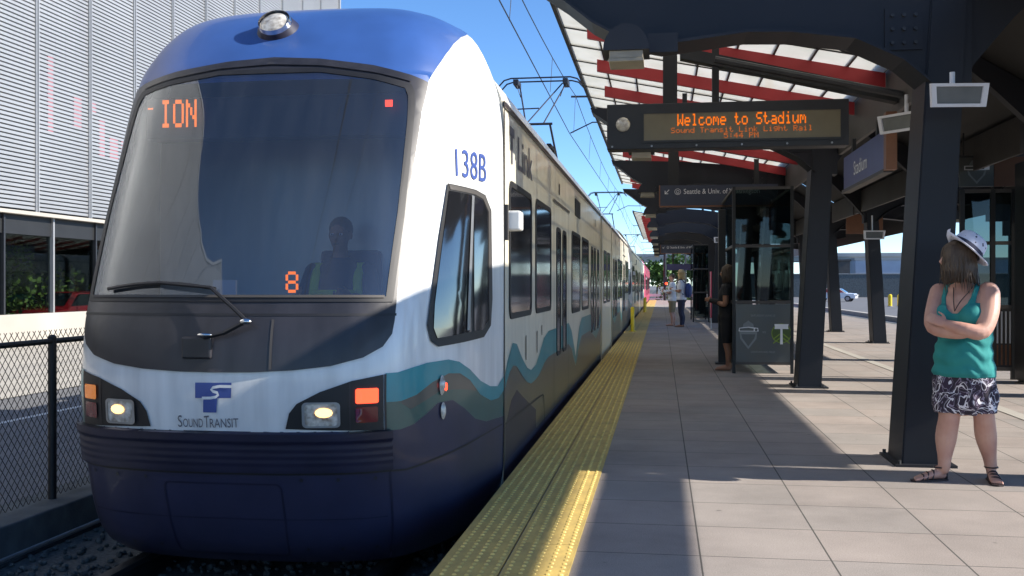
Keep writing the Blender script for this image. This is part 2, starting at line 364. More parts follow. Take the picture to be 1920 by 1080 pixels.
def place_dots(name, text, m, parent, centre, right, up, width, height, fill=.95):
    cells, n = dots(text); bm = bmesh.new(); r = Vector(right); u = Vector(up); c = Vector(centre)
    px = width / n; py = height / 7
    for x, y in cells:
        a = c + r * ((x - n / 2) * px) + u * ((y - 3.5) * py)
        q = [a, a + r * px * fill, a + r * px * fill + u * py * fill, a + u * py * fill]
        bm.faces.new([bm.verts.new(p) for p in q])
    return link(name, bm, m, parent)
ORD = ['nearest', 'second nearest', 'third nearest', 'fourth nearest', 'fifth nearest', 'sixth nearest', 'seventh nearest', 'eighth nearest', 'ninth nearest', 'farthest']
CNT = ['first', 'second', 'third', 'fourth', 'fifth', 'sixth', 'seventh', 'eighth', 'ninth', 'tenth', 'eleventh', 'twelfth']
# ================================================================ ground, track beds, platform
def sheet(name, x0, y0, x1, y1, z, m, cuts=1):
    bm = bmesh.new(); v = [bm.verts.new(p) for p in ((x0, y0, z), (x1, y0, z), (x1, y1, z), (x0, y1, z))]; bm.faces.new(v)
    return tag(link(name, bm, m), kind='structure')
sheet('ground', -1500, -1500, 1500, 2500, -.52, M['asphalt'])
sheet('track_bed', -4.15, -25, -1.0, 400, -.50, M['gravel'])
sheet('far_track_bed', 7.7, -25, 11.0, 400, -.50, M['gravel'])
sheet('road', -9.7, -60, -4.6, 400, -.40, M['asphalt'])
sheet('road_line', -8.12, -60, -8.0, 400, -.396, M['whitel'])
sheet('forecourt', -17.6, -60, -9.7, 400, -.39, M['pale_conc'])
sheet('busway', 12.0, -20, 60, 400, -.42, M['asphalt'])
tag(boxes('busway_kerb', [((11.6, -20, -.52), (12.0, 400, -.3))], M['pale_conc']), kind='structure')
# platform slab with its overhanging edge
tag(boxes('platform', [((-1.0, -8, -.52), (7.7, 90, 0)),], M['paver']), kind='structure')
tag(boxes('platform_edge', [((-1.02, -8, -.10), (-1.0, 90, .003)), ((7.7, -8, -.1), (7.72, 90, .003))], M['concrete']), kind='structure')
# yellow tactile paving: two rows of tiles with raised domes near the camera
bm = bmesh.new()
for k in range(-5, 100):
    y0 = -8 + (k + 5) * .93
    for (xa, xb) in ((-1.018, -.722), (-.712, -.41)):
        box(bm, (xa, y0, .001), (xb, y0 + .922, .012 + random.uniform(-.0012, .0012)))
link('tactile_strip', bm, M['tactile']); tag(bpy.data.objects['tactile_strip'], kind='structure')
bm = bmesh.new()
for j in range(0, 330):
    y = 3.4 + j * .0602
    for i in range(10):
        x = (-1.0 + .032 + i * .0565) if i < 5 else (-.712 + .03 + (i - 5) * .0602)
        r0, r1, h = .0125, .008, .0055
        seg = 6 if y < 9 else 4
        lo = [bm.verts.new((x + r0 * math.cos(a * 2 * math.pi / seg), y + r0 * math.sin(a * 2 * math.pi / seg), .012)) for a in range(seg)]
        hi = [bm.verts.new((x + r1 * math.cos(a * 2 * math.pi / seg), y + r1 * math.sin(a * 2 * math.pi / seg), .012 + h)) for a in range(seg)]
        bm.faces.new(hi)
        for a in range(seg): bm.faces.new((lo[a], lo[(a + 1) % seg], hi[(a + 1) % seg], hi[a]))
tag(link('tactile_domes', bm, M['dome']), kind='structure')
tag(boxes('centre_strip', [((3.45, -8, .002), (3.60, 90, .006))], M['pale_conc']), kind='structure')  # paler strip along the middle of the platform
for xc in (-2.40, 9.1):
    for s in (-1, 1):
        x = xc + s * .7525
        bm = bmesh.new(); prism(bm, [(x-.035,-.36),(x+.035,-.36),(x+.035,-.39),(x+.01,-.41),(x+.01,-.47),(x+.07,-.49),(x-.07,-.49),(x-.01,-.47),(x-.01,-.41),(x-.035,-.39)], 'y', -20, 380)
        tag(link('rail', bm, M['darksteel']), 'steel running rail %s' % ('in the gravel nearest the chain-link fence' if xc < 0 and s < 0 else 'under the train beside the platform' if xc < 0 else 'of the far track nearest the platform' if s < 0 else 'of the far track beside the busway'), 'rail')
# ballast stones close to the camera, left of the train
bm = bmesh.new()
for k in range(2600):
    x = random.uniform(-4.12, -1.1); y = random.uniform(2.5, 9.5); s = random.uniform(.015, .035)
    T = Matrix.Translation((x, y, -.495 + s * .3)) @ Matrix.Rotation(random.uniform(0, 6.28), 4, Vector((random.random(), random.random(), 1)).normalized()) @ Matrix.Diagonal((s, s * .8, s * .6, 1))
    bmesh.ops.create_icosphere(bm, subdivisions=1, radius=1, matrix=T)
tag(link('ballast', bm, M['gravel']), 'loose grey ballast stones beside the track', 'gravel', kind='stuff')

# ================================================================ chain-link fence on its concrete kerb
tag(boxes('fence_kerb', [((-4.62, -2, -.52), (-4.18, 70, -.25))], M['kerbc'], bevel=.012), 'dark stained concrete kerb under the chain-link fence', 'kerb')
bm = bmesh.new(); tube(bm, [(-4.15, -2, -.455), (-4.15, 20, -.455), (-4.15, 60, -.455)], .018, 8)
tag(link('conduit_pipe', bm, M['steel']), 'thin grey conduit running along the foot of the fence kerb', 'pipe')
FX = -4.40
fence = thing('chain_link_fence', (FX, 6, -.25), 'black chain-link fence with twisted top between train and road', 'fence')
bm = bmesh.new(); zb, zt = -.24, .93; hh = zt - zb + .045; p = .064
y = -1.0
while y < 34:
    for s in (1, -1):
        n = 1
        a = Vector((FX, y, zb)); b = Vector((FX, y + s * hh * .80, zb + hh))
        d = (b - a).normalized(); off = Vector((.0022 * s, 0, 0)); u = d.cross(Vector((1, 0, 0))).normalized() * .0032; q = Vector((.0032, 0, 0))
        A = [bm.verts.new(a + off + c) for c in (u, q, -u, -q)]; B = [bm.verts.new(b + off + c) for c in (u, q, -u, -q)]
        for k in range(4): bm.faces.new((A[k], A[(k + 1) % 4], B[(k + 1) % 4], B[k]))
    y += p
link('wire_mesh', bm, M['rubber'], fence)
bm = bmesh.new(); tube(bm, [(FX + .02, -1, zt - .035), (FX + .02, 60, zt - .035)], .021, 8); link('top_rail', bm, M['rubber'], fence)
for k in range(-2, 18):
    y = 6.80 + 2.9 * k
    if y < -1: continue
    bm = bmesh.new(); tube(bm, [(FX + .02, y, -.26), (FX + .02, y, zt), (FX + .02, y, zt + .012)], [.030, .030, .012], 10); link('fence_post', bm, M['rubber'], fence, True, 40)

# ================================================================ screened parking structure across the road
FXB = -17.5
bld = thing('parking_structure', (FXB, 26, -.4), 'tall grey building clad in horizontal silver louvers above a glazed ground floor', 'building')
bm = bmesh.new(); z = 3.42
while z < 23.5:
    box(bm, (FXB - .02, -30, z), (FXB + .05, 53.4, z + .080)); z += .118
link('louver_screen', bm, M['silver'], bld)
boxes('screen_backing', [((FXB - .42, -30, 3.36), (FXB - .40, 53.3, 23.6))], M['screenback'], bld)
L = []
yy = 26.3 - 2.68 * 20
while yy < 53:
    L.append(((FXB + .05, yy - .035, 3.36), (FXB + .10, yy + .01, 23.6))); L.append(((FXB + .05, yy + .07, 3.36), (FXB + .10, yy + .115, 23.6))); yy += 2.68
boxes('mullion', L, M['silver'], bld)
boxes('floor_slab_edge', [((FXB - .39, -30, zz), (FXB - .1, 53.2, zz + .55)) for zz in (6.1, 9.3, 12.5, 15.7, 18.9)], M['pale_conc'], bld)
bm = bmesh.new()     # sloping ramp edge seen through the louvers
prism(bm, [(14, 12.2), (34, 8.6), (34, 9.1), (14, 12.7)], 'x', FXB - .38, FXB - .12)
prism(bm, [(33, 19.5), (52, 15.2), (52, 15.9), (33, 20.2)], 'x', FXB - .38, FXB - .12); link('ramp_edge', bm, M['pale_conc'], bld)
boxes('screen_sill', [((FXB - .4, -30, 3.26), (FXB + .12, 53.5, 3.36))], M['pale_conc'], bld)
boxes('end_trim', [((FXB - .4, 53.4, 3.36), (FXB + .12, 53.6, 23.7)), ((FXB - .4, -30, 23.6), (FXB + .12, 53.6, 23.8))], M['silver'], bld)
boxes('end_wall', [((FXB - 26, 53.0, -.4), (FXB - .45, 53.3, 23.5))], M['silver'], bld)
boxes('plinth', [((FXB - .35, -30, -.4), (FXB + .05, 53.6, .50))], M['pale_conc'], bld, bevel=.02)
boxes('transom_band', [((FXB - .22, -30, 2.72), (FXB - .12, 53.4, 3.26))], M['framedk'], bld)
boxes('ground_floor_glazing', [((FXB - .18, -30, .5), (FXB - .16, 53.4, 2.72))], M['glassC'], bld)
yy = 27.35 - 2.25 * 12; L = []
while yy < 53: L.append(((FXB - .22, yy - .035, .5), (FXB - .06, yy + .035, 3.26))); yy += 2.25
boxes('glazing_mullion', L[::2], M['silver'], bld); boxes('dark_glazing_mullion', L[1::2], M['signbox'], bld)
boxes('interior_floor', [((FXB - 14, -30, -.35), (FXB - .4, 53, -.3))], M['concrete'], bld)
boxes('interior_wall', [((FXB - 14.3, -30, -.3), (FXB - 14, 53, 3.2)), ((FXB - 14.3, -30, 3.2), (FXB - .42, 53, 3.3))], M['kerbc'], bld)
# dull red lit letters showing faintly behind the screen
sg_ = thing('red_signage', (FXB, 29, 6), 'faint dull red signage showing through the silver louvers', 'sign')
for (ya, yb, za, zb2) in ((26.9, 27.15, 5.6, 7.8), (28.2, 28.6, 5.9, 6.9), (29.6, 29.9, 5.3, 6.4), (30.2, 30.7, 5.3, 6.0), (30.9, 31.5, 5.1, 6.0), (29.0, 29.4, 6.5, 6.9), (31.2, 32.1, 4.8, 5.1)):
    bm = bmesh.new(); z = 3.42
    while z < 9:
        if za < z < zb2: box(bm, (FXB - .01, ya, z + .082), (FXB + .044, yb, z + .116))
        z += .118
    link('letter_stroke', bm, M['red'], sg_)

def blob_tree(name, loc, h, r, label, cat='tree', group=None, m='leaf', n=900, ls=.22, trunk=True, seed=1, squash=.8):
    rnd = random.Random(seed); t = thing(name, loc, label, cat, group)
    L0 = Vector(loc)
    if trunk:
        bm = bmesh.new(); tube(bm, [L0, L0 + Vector((.05, .05, h * .35)), L0 + Vector((.1, -.05, h * .8))], [h * .03, h * .022, h * .008], 7)
        for k in range(6):
            a = k * 1.05 + rnd.random(); q = L0 + Vector((0, 0, h * (.3 + .07 * k)))
            tube(bm, [q, q + Vector((math.cos(a), math.sin(a), .6)) * r * .6], [h * .012, h * .004], 5)
        link('trunk', bm, M['bark'], t)
    bm = bmesh.new(); c0 = L0 + Vector((0, 0, h - r * squash if trunk else h * .5))
    cl = [(c0 + Vector((rnd.gauss(0, .42), rnd.gauss(0, .42), rnd.gauss(0, .4) * squash)) * r, r * rnd.uniform(.28, .5)) for _ in range(14)]
    for k in range(n):
        c, cr = cl[k % len(cl)]; d = Vector((rnd.gauss(0, 1), rnd.gauss(0, 1), rnd.gauss(0, 1))).normalized() * cr * rnd.uniform(.55, 1.05); q = c + d
        if q.z < L0.z + .05: q.z = L0.z + .05 + rnd.random() * .2
        a = Vector((rnd.gauss(0, 1), rnd.gauss(0, 1), rnd.gauss(0, 1))).normalized(); b = a.cross(Vector((rnd.random(), rnd.random(), 1))).normalized()
        s = ls * rnd.uniform(.6, 1.3)
        bm.faces.new([bm.verts.new(q + v) for v in (a * s, b * s * .6, -a * s, -b * s * .6)])
    link('crown' if trunk else 'foliage', bm, M[m], t); return t
for k, (y, hh_, lab) in enumerate(((28.7, 2.6, 'leafy green bush behind the left glazed bay'), (31.4, 2.3, 'leafy green bush behind the glazed bay beside the train'), (34.0, 2.6, 'leafy green bush behind glazing, mostly hidden by the train'))):
    blob_tree('bush', (FXB - 2.2, y, -.3), hh_, 1.35, lab, 'bush', 'bushes behind the ground floor glazing', 'leaf2', 1100, .10, False, 40 + k, 1)

# ================================================================ road vehicles
def make_car(name, loc, rz, paint, label, group=None):
    t = thing(name, loc, label, 'car', group, rz); X = Matrix.Translation(loc) @ Matrix.Rotation(rz, 4, 'Z')
    def P(bm): bmesh.ops.transform(bm, matrix=X, verts=bm.verts)
    bm = bmesh.new()
    prof = [(-2.2,.35),(-2.25,.62),(-2.1,.85),(-1.2,.93),(-.55,1.38),(.75,1.42),(1.55,.98),(2.1,.9),(2.2,.6),(2.15,.33)]
    n = 9; secs = []
    for i in range(n):
        u = -1 + 2 * i / (n - 1); row = []
        for (px, pz) in prof:
            wv = .86 * u; 
            if pz > .95: wv *= (1 - .22 * (pz - .93) / .5)
            row.append(bm.verts.new((px * (1 - .03 * u * u * abs(u)), wv, pz - .05 * abs(u) ** 3 * (pz > .8))))
        secs.append(row)
    m = len(prof)
    for i in range(n - 1):
        for j in range(m): bm.faces.new((secs[i][j], secs[i][(j + 1) % m], secs[i + 1][(j + 1) % m], secs[i + 1][j]))
    bm.faces.new(secs[0]); bm.faces.new(secs[-1][::-1]); bmesh.ops.recalc_face_normals(bm, faces=bm.faces); P(bm); link('body', bm, paint, t, True, 35)
    bm = bmesh.new()
    for s in (-1, 1):
        prism(bm, [(-1.05, .95), (-.5, 1.32), (.7, 1.35), (1.35, .99)], 'y', s * .80 - .05, s * .80 + .05)
    P(bm); link('side_window', bm, M['darkglass'], t)
    bm = bmesh.new(); v = [bm.verts.new(p) for p in ((-1.16, -.68, .965), (-1.16, .68, .965), (-.59, .6, 1.365), (-.59, -.6, 1.365))]; bm.faces.new(v)
    v = [bm.verts.new(p) for p in ((1.5, -.68, 1.025), (1.5, .68, 1.025), (.82, .6, 1.405), (.82, -.6, 1.405))]; bm.faces.new(v); P(bm); link('windscreen', bm, M['darkglass'], t)
    for x in (-1.38, 1.38):
        for s in (-1, 1):
            bm = bmesh.new(); bmesh.ops.create_cone(bm, cap_ends=True, segments=20, radius1=.32, radius2=.32, depth=.2, matrix=X @ Matrix.Translation((x, s * .80, .32)) @ Matrix.Rotation(R(90), 4, 'X')); wh = link('wheel', bm, M['rubber'], t, True, 40)
            bm = bmesh.new(); bmesh.ops.create_cone(bm, cap_ends=True, segments=16, radius1=.2, radius2=.18, depth=.21, matrix=X @ Matrix.Translation((x, s * .81, .32)) @ Matrix.Rotation(R(90), 4, 'X')); link('rim', bm, M['steel'], wh, True, 40)
    for s in (-1, 1):
        bm = bmesh.new(); box(bm, (-2.27, s * .62 - .15, .62), (-2.1, s * .62 + .15, .76)); P(bm); link('headlight', bm, M['headlens'], t)
        bm = bmesh.new(); box(bm, (2.02, s * .62 - .15, .68), (2.22, s * .62 + .15, .84)); P(bm); link('tail_light', bm, M['ledred'] if 0 else M['dredlens'], t)
    return t
M['carred'] = mat('red_car_paint', (.50, .02, .03), .25, coat=.8, var=.05)
M['carwhite'] = mat('white_car_paint', (.75, .75, .76), .25, coat=.8, var=.03)
make_car('parked_car', (FXB - 1.6, 30.4, -.3), R(90), M['carred'], 'red car behind the ground floor glazing, standing in for a reflected car')  # car added behind the glass in place of a reflection
make_car('parked_car', (18.4, 112, -.42), R(160), M['carwhite'], 'white car on the far roadway seen between the platform columns')

# ================================================================ far surroundings
t = thing('overpass', (0, 210, 0), 'grey road overpass crossing behind the far end of the tracks', 'overpass')
boxes('deck', [((-90, 205, 6.0), (60, 214, 6.9))], M['pale_conc'], t); boxes('parapet', [((-90, 204.8, 6.9), (60, 205, 7.6))], M['silver'], t)
for x in (-40, -16, 8, 30): boxes('pier', [((x - .8, 207, -.5), (x + .8, 212, 6.0))], M['concrete'], t)
for k, (x, y, h_, r_) in enumerate(((-3.4, 150, 5.6, 2.4), (-.6, 138, 4.8, 2.2), (2.2, 142, 6.2, 2.8), (5.6, 150, 6.4, 2.8), (-7.5, 160, 6.5, 2.8), (9.0, 165, 8, 3.2))):
    blob_tree('deciduous_tree', (x, y, -.5), h_, r_, ['round green tree at the very end of the train', 'low green tree right of the red-wrapped car', 'tall green tree behind the end of the platform', 'green tree right of the platform end', 'green tree behind the train, barely showing', 'green tree hidden behind the shelters'][k], 'tree', 'trees past the end of the platform', 'leaf', 900, .32, True, k + 3)
for k, x in enumerate((.7, 1.7, 2.7)):
    blob_tree('shrub', (x, 93.5, -.45), 1.5, .95, ['small bright shrub beside the track at the platform end', 'bright shrub in the middle of the platform end', 'bright shrub at the right of the platform end'][k], 'shrub', 'shrubs past the platform end', 'leaf2', 420, .12, False, 70 + k, 1)
t = thing('end_barrier', (-.9, 96, -.5), 'low white and orange barrier past the platform end', 'barrier')
boxes('rail_board', [((-2.0, 96, .25), (.1, 96.06, .5)), ((-2.0, 96, -.15), (.1, 96.06, .1))], M['lampw'], t); boxes('leg', [((-2.0, 96.06, -.5), (-1.9, 96.16, .5)), ((0, 96.06, -.5), (.1, 96.16, .5))], M['orangetrim'], t)
tag(boxes('far_building', [((28.5, 186, -.4), (33.0, 200, 5.6)), ((28.3, 185.8, 5.6), (33.2, 200, 5.9))], M['soffit']), 'low brown building beyond the busway', 'building')
t = thing('far_warehouse', (50, 205, -.4), 'long pale blue-grey warehouse far beyond the busway', 'building')
boxes('wall', [((36.5, 200, -.4), (84, 230, 6.1))], mat('pale_blue_cladding', (.42, .47, .55), .7, var=.1, scale=.3), t); boxes('roof_edge', [((36.3, 199.8, 6.1), (84.2, 230, 6.5))], M['silver'], t)
t = thing('boundary_wall', (40, 150, -.4), 'dark boundary wall running behind the far roadway', 'wall')
boxes('wall_panel', [((12, 152, -.42), (90, 152.3, 2.9))], M['kerbc'], t)
boxes('coping', [((12, 151.95, 2.9), (90, 152.35, 3.02))], M['concrete'], t)
for k in range(2):
    t = thing('bollard', (18.4 + k * .8, 86 + k * .4, -.42), ['yellow bollard beyond the far track, left of the pair', 'yellow bollard beyond the far track, right of the pair'][k], 'bollard', 'yellow bollards by the busway')
    bm = bmesh.new(); tube(bm, [(18.4 + k * .8, 86 + k * .4, -.42), (18.4 + k * .8, 86 + k * .4, .5), (18.4 + k * .8, 86 + k * .4, .58)], [.16, .16, .07], 12); link('post', bm, M['yellow'], t, True, 40)
    bm = bmesh.new(); tube(bm, [(18.4 + k * .8, 86 + k * .4, -.42), (18.4 + k * .8, 86 + k * .4, -.38)], .24, 12); link('base', bm, M['concrete'], t)
# billboard on a post seen through the right windscreen
t = thing('billboard', (25, 78, -.4), 'dark rectangular billboard on a single post seen through the right windscreen', 'billboard')
boxes('panel', [((24.55, 78, 4.9), (25.5, 78.2, 6.7))], M['signbox'], t); boxes('post', [((24.95, 78.02, -.4), (25.1, 78.18, 4.9))], M['darksteel'], t)
# ================================================================ platform canopies
def zr(x): return 3.86 - .2 * x
UNDER0 = [(-.90, 3.56), (-.695, 3.38), (-.5, 3.22), (-.306, 3.11), (0, 3.04), (.3, 3.075), (.6, 3.11), (.9, 3.10), (1.336, 3.04), (1.66, 2.88), (1.86, 2.70)]
UNDER = [(a * 1.036, 1.3 + (b - 1.3) * 1.036) if a > -.8 else (a, b + .02) for a, b in UNDER0]
DYR = -.80      # right-hand frames shifted nearer, so the unseen first casts its shadow band
def frame_parts(t, y, mir, arm=True, short=False):
    X = (lambda x: 6.7 - x) if mir else (lambda x: x)
    UN = UNDER[3:] if short else UNDER
    bm = bmesh.new()
    for (xa, xb, dz) in ((0, 0, 0),):
        b0 = [(1.71, y + .02), (2.00, y + .02), (2.00, y + .48), (1.71, y + .48)]; b1 = [(1.92, y + .04), (2.17, y + .04), (2.17, y + .44), (1.92, y + .44)]
        A = [bm.verts.new((X(a), b, 0)) for a, b in b0]; B = [bm.verts.new((X(a), b, 3.4)) for a, b in b1]
        bm.faces.new(A); bm.faces.new(B)
        for k in range(4): bm.faces.new((A[k], A[(k + 1) % 4], B[(k + 1) % 4], B[k]))
    bmesh.ops.recalc_face_normals(bm, faces=bm.faces); bmesh.ops.bevel(bm, geom=bm.edges[:], offset=.010, segments=2, affect='EDGES')
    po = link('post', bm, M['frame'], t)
    for q in (1.69, 2.02):
        for yy in (y + .0, y + .50):
            bm = bmesh.new(); bmesh.ops.create_cone(bm, cap_ends=True, segments=6, radius1=.014, radius2=.014, depth=.03, matrix=Matrix.Translation((X(q), yy, .03))); link('anchor_bolt', bm, M['darksteel'], po)
    bm = bmesh.new(); box(bm, (min(X(1.66), X(2.08)), y - .03, 0), (max(X(1.66), X(2.08)), y + .53, .018)); link('base_plate', bm, M['frame'], po)
    bm = bmesh.new(); prism(bm, [(X(a), b) for a, b in UN + [(2.2, 2.7), (2.2, 3.36), (1.7, 3.42), (1.2, 3.50), (.4, 3.57), (UN[0][0] - .02, 3.62)]], 'y', y + .06, y + .30)
    bmesh.ops.triangulate(bm, faces=bm.faces); bmesh.ops.dissolve_limit(bm, angle_limit=.01, verts=bm.verts, edges=bm.edges)
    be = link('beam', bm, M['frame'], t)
    for a in (.3, 1.2): boxes('roof_strut', [((X(a) - .03, y + .12, 3.45), (X(a) + .03, y + .22, zr(a) - .01))], M['frame'], t)
    boxes('roof_strut', [((X(2.1) - .06, y + .12, 3.3), (X(2.1) + .06, y + .22, zr(2.1) - .01))], M['frame'], t)
    bm = bmesh.new() 
    for (a, b), (c, d) in zip(UN, UN[1:]):
        prism(bm, [(X(a), b), (X(c), d), (X(c), d - .022), (X(a), b - .022)], 'y', y - .02, y + .38)
    link('beam_flange', bm, M['frame'], be)
    if not mir and y < 20:      # bolted splice plate where beam meets column
        bm = bmesh.new(); box(bm, (1.60, y + .045, 3.0), (1.86, y + .06, 3.30)); sp = link('splice_plate', bm, M['frame'], be)
        for a in (1.65, 1.73, 1.81):
            for b in (3.05, 3.15, 3.25):
                bm = bmesh.new(); bmesh.ops.create_cone(bm, cap_ends=True, segments=6, radius1=.014, radius2=.014, depth=.03, matrix=Matrix.Translation((a, y + .04, b)) @ Matrix.Rotation(R(90), 4, 'X')); link('bolt', bm, M['darksteel'], be)
    if arm:
        bm = bmesh.new(); U2 = [(2.0, 2.62), (2.2, 2.86), (2.5, 3.22), (2.9, 3.62), (3.35, 4.0), (3.35, 4.17), (2.2, 3.46)]
        if mir: U2 = U2[:4] + [(3.3505, 4.0), (3.3505, 4.17), (2.2, 3.46)]
        prism(bm, [(X(a), b) for a, b in U2], 'y', y + .10, y + .26); link('roof_arm', bm, M['frame'], t)
def wing(t, Y0, Y1, frames, mir, glazed, ribs):
    X = (lambda x: 6.7 - x) if mir else (lambda x: x)
    for y in frames: frame_parts(t, y + (DYR if mir else 0), mir, short=y > 29)
    lo = lambda a, b: (min(a, b), max(a, b))
    xs = [-1.03 + .359 * k for k in range(10)]; xs[-1] = 2.2
    if glazed:
        bm = bmesh.new(); y = Y0
        while y < Y1 - .1:
            y1 = min(y + .815, Y1)
            for a, b in zip(xs, xs[1:]):
                a2, b2 = a + .008, b - .008
                prism(bm, [(a2, zr(a2)), (b2, zr(b2)), (b2, zr(b2) + .012), (a2, zr(a2) + .012)], 'y', y + .008, y1 - .008)
            y += .815
        link('roof_panels', bm, M['panel'], t)
        bm = bmesh.new(); y = Y0
        while y < Y1 + .1:
            prism(bm, [(-1.03, zr(-1.03) - .012), (2.2, zr(2.2) - .012), (2.2, zr(2.2) + .02), (-1.03, zr(-1.03) + .02)], 'y', y - .009, y + .009); y += .815
        for a in xs[1:-1]: prism(bm, [(a - .009, zr(a) - .01), (a + .009, zr(a) - .01), (a + .009, zr(a) + .02), (a - .009, zr(a) + .02)], 'y', Y0, Y1)
        link('glazing_bars', bm, M['framedk'], t)
        y = ribs
        while y < Y1:
            bm = bmesh.new(); prism(bm, [(-.76, zr(-.76) - .155), (2.2, zr(2.2) - .155), (2.2, zr(2.2) - .014), (-.76, zr(-.76) - .014)], 'y', y, y + .06); link('red_rib', bm, M['redrib'], t); y += 1.63
    else:
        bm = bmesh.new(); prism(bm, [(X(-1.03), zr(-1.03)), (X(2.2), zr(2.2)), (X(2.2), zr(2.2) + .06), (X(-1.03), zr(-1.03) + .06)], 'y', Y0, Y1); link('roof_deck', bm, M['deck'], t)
        bm = bmesh.new(); y = Y0 + .8
        while y < Y1:
            prism(bm, [(X(-.76), zr(-.76) - .14), (X(2.2), zr(2.2) - .14), (X(2.2), zr(2.2) - .003), (X(-.76), zr(-.76) - .003)], 'y', y, y + .05); y += 1.63
        link('purlins', bm, M['framedk'], t)
    a, b = lo(X(-1.07), X(-1.03)); boxes('edge_trim', [((a, Y0 - .02, zr(-1.03) - .03), (b, Y1 + .02, zr(-1.03) + .04))], M['frame'], t)
    if mir: boxes('outer_fascia', [((7.69, max(Y0, 18.0), 3.0), (7.74, Y1, 3.95))], M['framedk'], t)
    a, b = lo(X(2.215), X(2.26)); L = []
    fr = sorted(frames); segs = [(fr[i] + .27, fr[i + 1] + .09) for i in range(len(fr) - 1)] + [(fr[-1] + .27, Y1)]
    boxes('gutter_beam', [((a, s0, 2.95), (b, s1, 3.43)) for s0, s1 in segs], M['soffit'], t)
def gable(t, Y0, Y1, xe=4.58):
    bm = bmesh.new(); e = .06
    prism(bm, [(2.2, 3.47), (3.35, 4.19), (xe, 4.19 - (xe - 3.35) * .626), (xe, 4.19 - (xe - 3.35) * .626 + e), (3.35, 4.19 + e), (2.2, 3.47 + e)], 'y', Y0, Y1); link('centre_roof', bm, M['deck'], t)
F1 = [7.6, 13.2, 18.8, 24.4]; F2 = [30.0, 35.6, 41.2, 46.8, 52.4, 58.0]
def canopy(name, loc, Y0, Y1, fr, frr, label, near, YG=None):
    t = thing(name, loc, label, 'canopy')
    wing(t, YG or Y0, Y1, fr, False, True, (YG or Y0) + 1.3)
    wing(t, Y0 - .40, Y1, frr, True, False, 0)
    gable(t, Y0 + .28, Y1)
    if near:
        gable(t, -6.0, Y0 + .27, 4.72)  # roof extended out of view, eave set to shade platform and train
        boxes('shadow_beam', [((4.98, -6, 3.07), (5.03, 6.80, 3.40))], M['soffit'], t)  # added out of view to cast a shade strip along the platform
    return t
c1 = canopy('platform_canopy', (1.8, 7.6, 0), 7.55, 27.6, F1, F1, 'near platform canopy of dark steel with white glazing and red ribs', True)
c2 = canopy('platform_canopy', (1.8, 30, 0), 27.7, 61.5, F2, F2, 'far platform canopy showing a small red and white edge past the gap', False, 38.2)
# sloping sub-beams near the display
bm = bmesh.new(); prism(bm, [(.18, 3.50), (2.2, 3.02), (2.2, 3.13), (.18, 3.61)], 'y', 9.94, 10.08); link('cross_member', bm, M['framedk'], c1)
bm = bmesh.new(); tube(bm, [(.5, 9.78, 3.44), (2.2, 9.78, 3.06)], .035, 8); link('conduit', bm, M['darksteel'], c1)
bm = bmesh.new(); tube(bm, spline([(1.0, 9.6, 3.60), (1.25, 9.6, 3.52), (1.45, 9.6, 3.54), (1.7, 9.6, 3.42), (1.95, 9.6, 3.42)], 5), .012, 6); link('cable', bm, M['rubber'], c1)

# hooded lights under each beam tip
def hood_light(y, label):
    t = thing('canopy_light', (-.25, y, 3.0), label, 'light', 'hooded lights under the canopy beams')
    bm = bmesh.new(); pr = [(-.165, 0), (.165, 0)] + [(.165 * math.cos(a), .19 * math.sin(a)) for a in [math.pi * k / 12 for k in range(1, 12)]]
    prism(bm, [(-.25 + a, 2.985 + b) for a, b in pr], 'y', y - .30, y + .05); link('hood', bm, M['frame'], t, True, 40)
    boxes('lens', [((-.37, y - .28, 2.93), (-.13, y, 2.985)), ((-.375, y - .285, 2.905), (-.125, y - .0, 2.93))], M['lens'], t, bevel=.004)
    bm = bmesh.new(); box(bm, (-.1, y - .03, 3.02), (.12, y + .05, 3.16)); link('bracket', bm, M['frame'], t)
for k, y in enumerate(F1): hood_light(y - .02, 'dark hooded light under the %s canopy beam, counted from the camera' % CNT[k])
for k, y in enumerate(F2): hood_light(y - .02, 'small hooded light under the %s beam of the far canopy' % CNT[k])

# white floodlights
def floodlight(loc, rz, tilt, label, s=1.0, up=.3):
    t = thing('floodlight', loc, label, 'floodlight', 'white floodlights under the canopy', 0)
    X = Matrix.Translation(loc) @ Matrix.Rotation(rz, 4, 'Z') @ Matrix.Rotation(tilt, 4, 'X') @ Matrix.Scale(s, 4)
    bm = bmesh.new()
    A = [(-.2, -.09), (.2, -.09), (.215, .085), (-.215, .085)]
    ring = [[bm.verts.new(X @ Vector((a * k, yy, b * k))) for a, b in A] for k, yy in ((1, -.10), (1, -.06), (.66, .10), (.5, .12))]
    inner = [bm.verts.new(X @ Vector((a * .82, -.10, b * .74))) for a, b in A]; rec = [bm.verts.new(X @ Vector((a * .80, -.085, b * .72))) for a, b in A]
    for P, Q in list(zip(ring, ring[1:])) + [(inner, ring[0]), (rec, inner)]:
        for k in range(4): bm.faces.new((P[k], P[(k + 1) % 4], Q[(k + 1) % 4], Q[k]))
    bm.faces.new(ring[-1]); bmesh.ops.recalc_face_normals(bm, faces=bm.faces); link('housing', bm, M['lampw'], t)
    bm = bmesh.new(); bm.faces.new([bm.verts.new(X @ Vector((a * .81, -.084, b * .73))) for a, b in A]); link('lens', bm, M['greylens'], t)
    bm = bmesh.new(); tube(bm, [X @ Vector((0, .06, .05)), X @ Vector((0, .06, .10)), X @ Vector((0, .06, .10)) + Vector((0, 0, up))], .018, 8); link('bracket', bm, M['lampw'], t)
    return t
floodlight((1.985, 7.30, 2.60), R(6), R(8), 'large white floodlight on the nearest column beside the woman', .90, .07)
floodlight((2.17, 9.6, 2.78), R(-50), R(8), 'white floodlight just behind the nearest column', .95, .15)
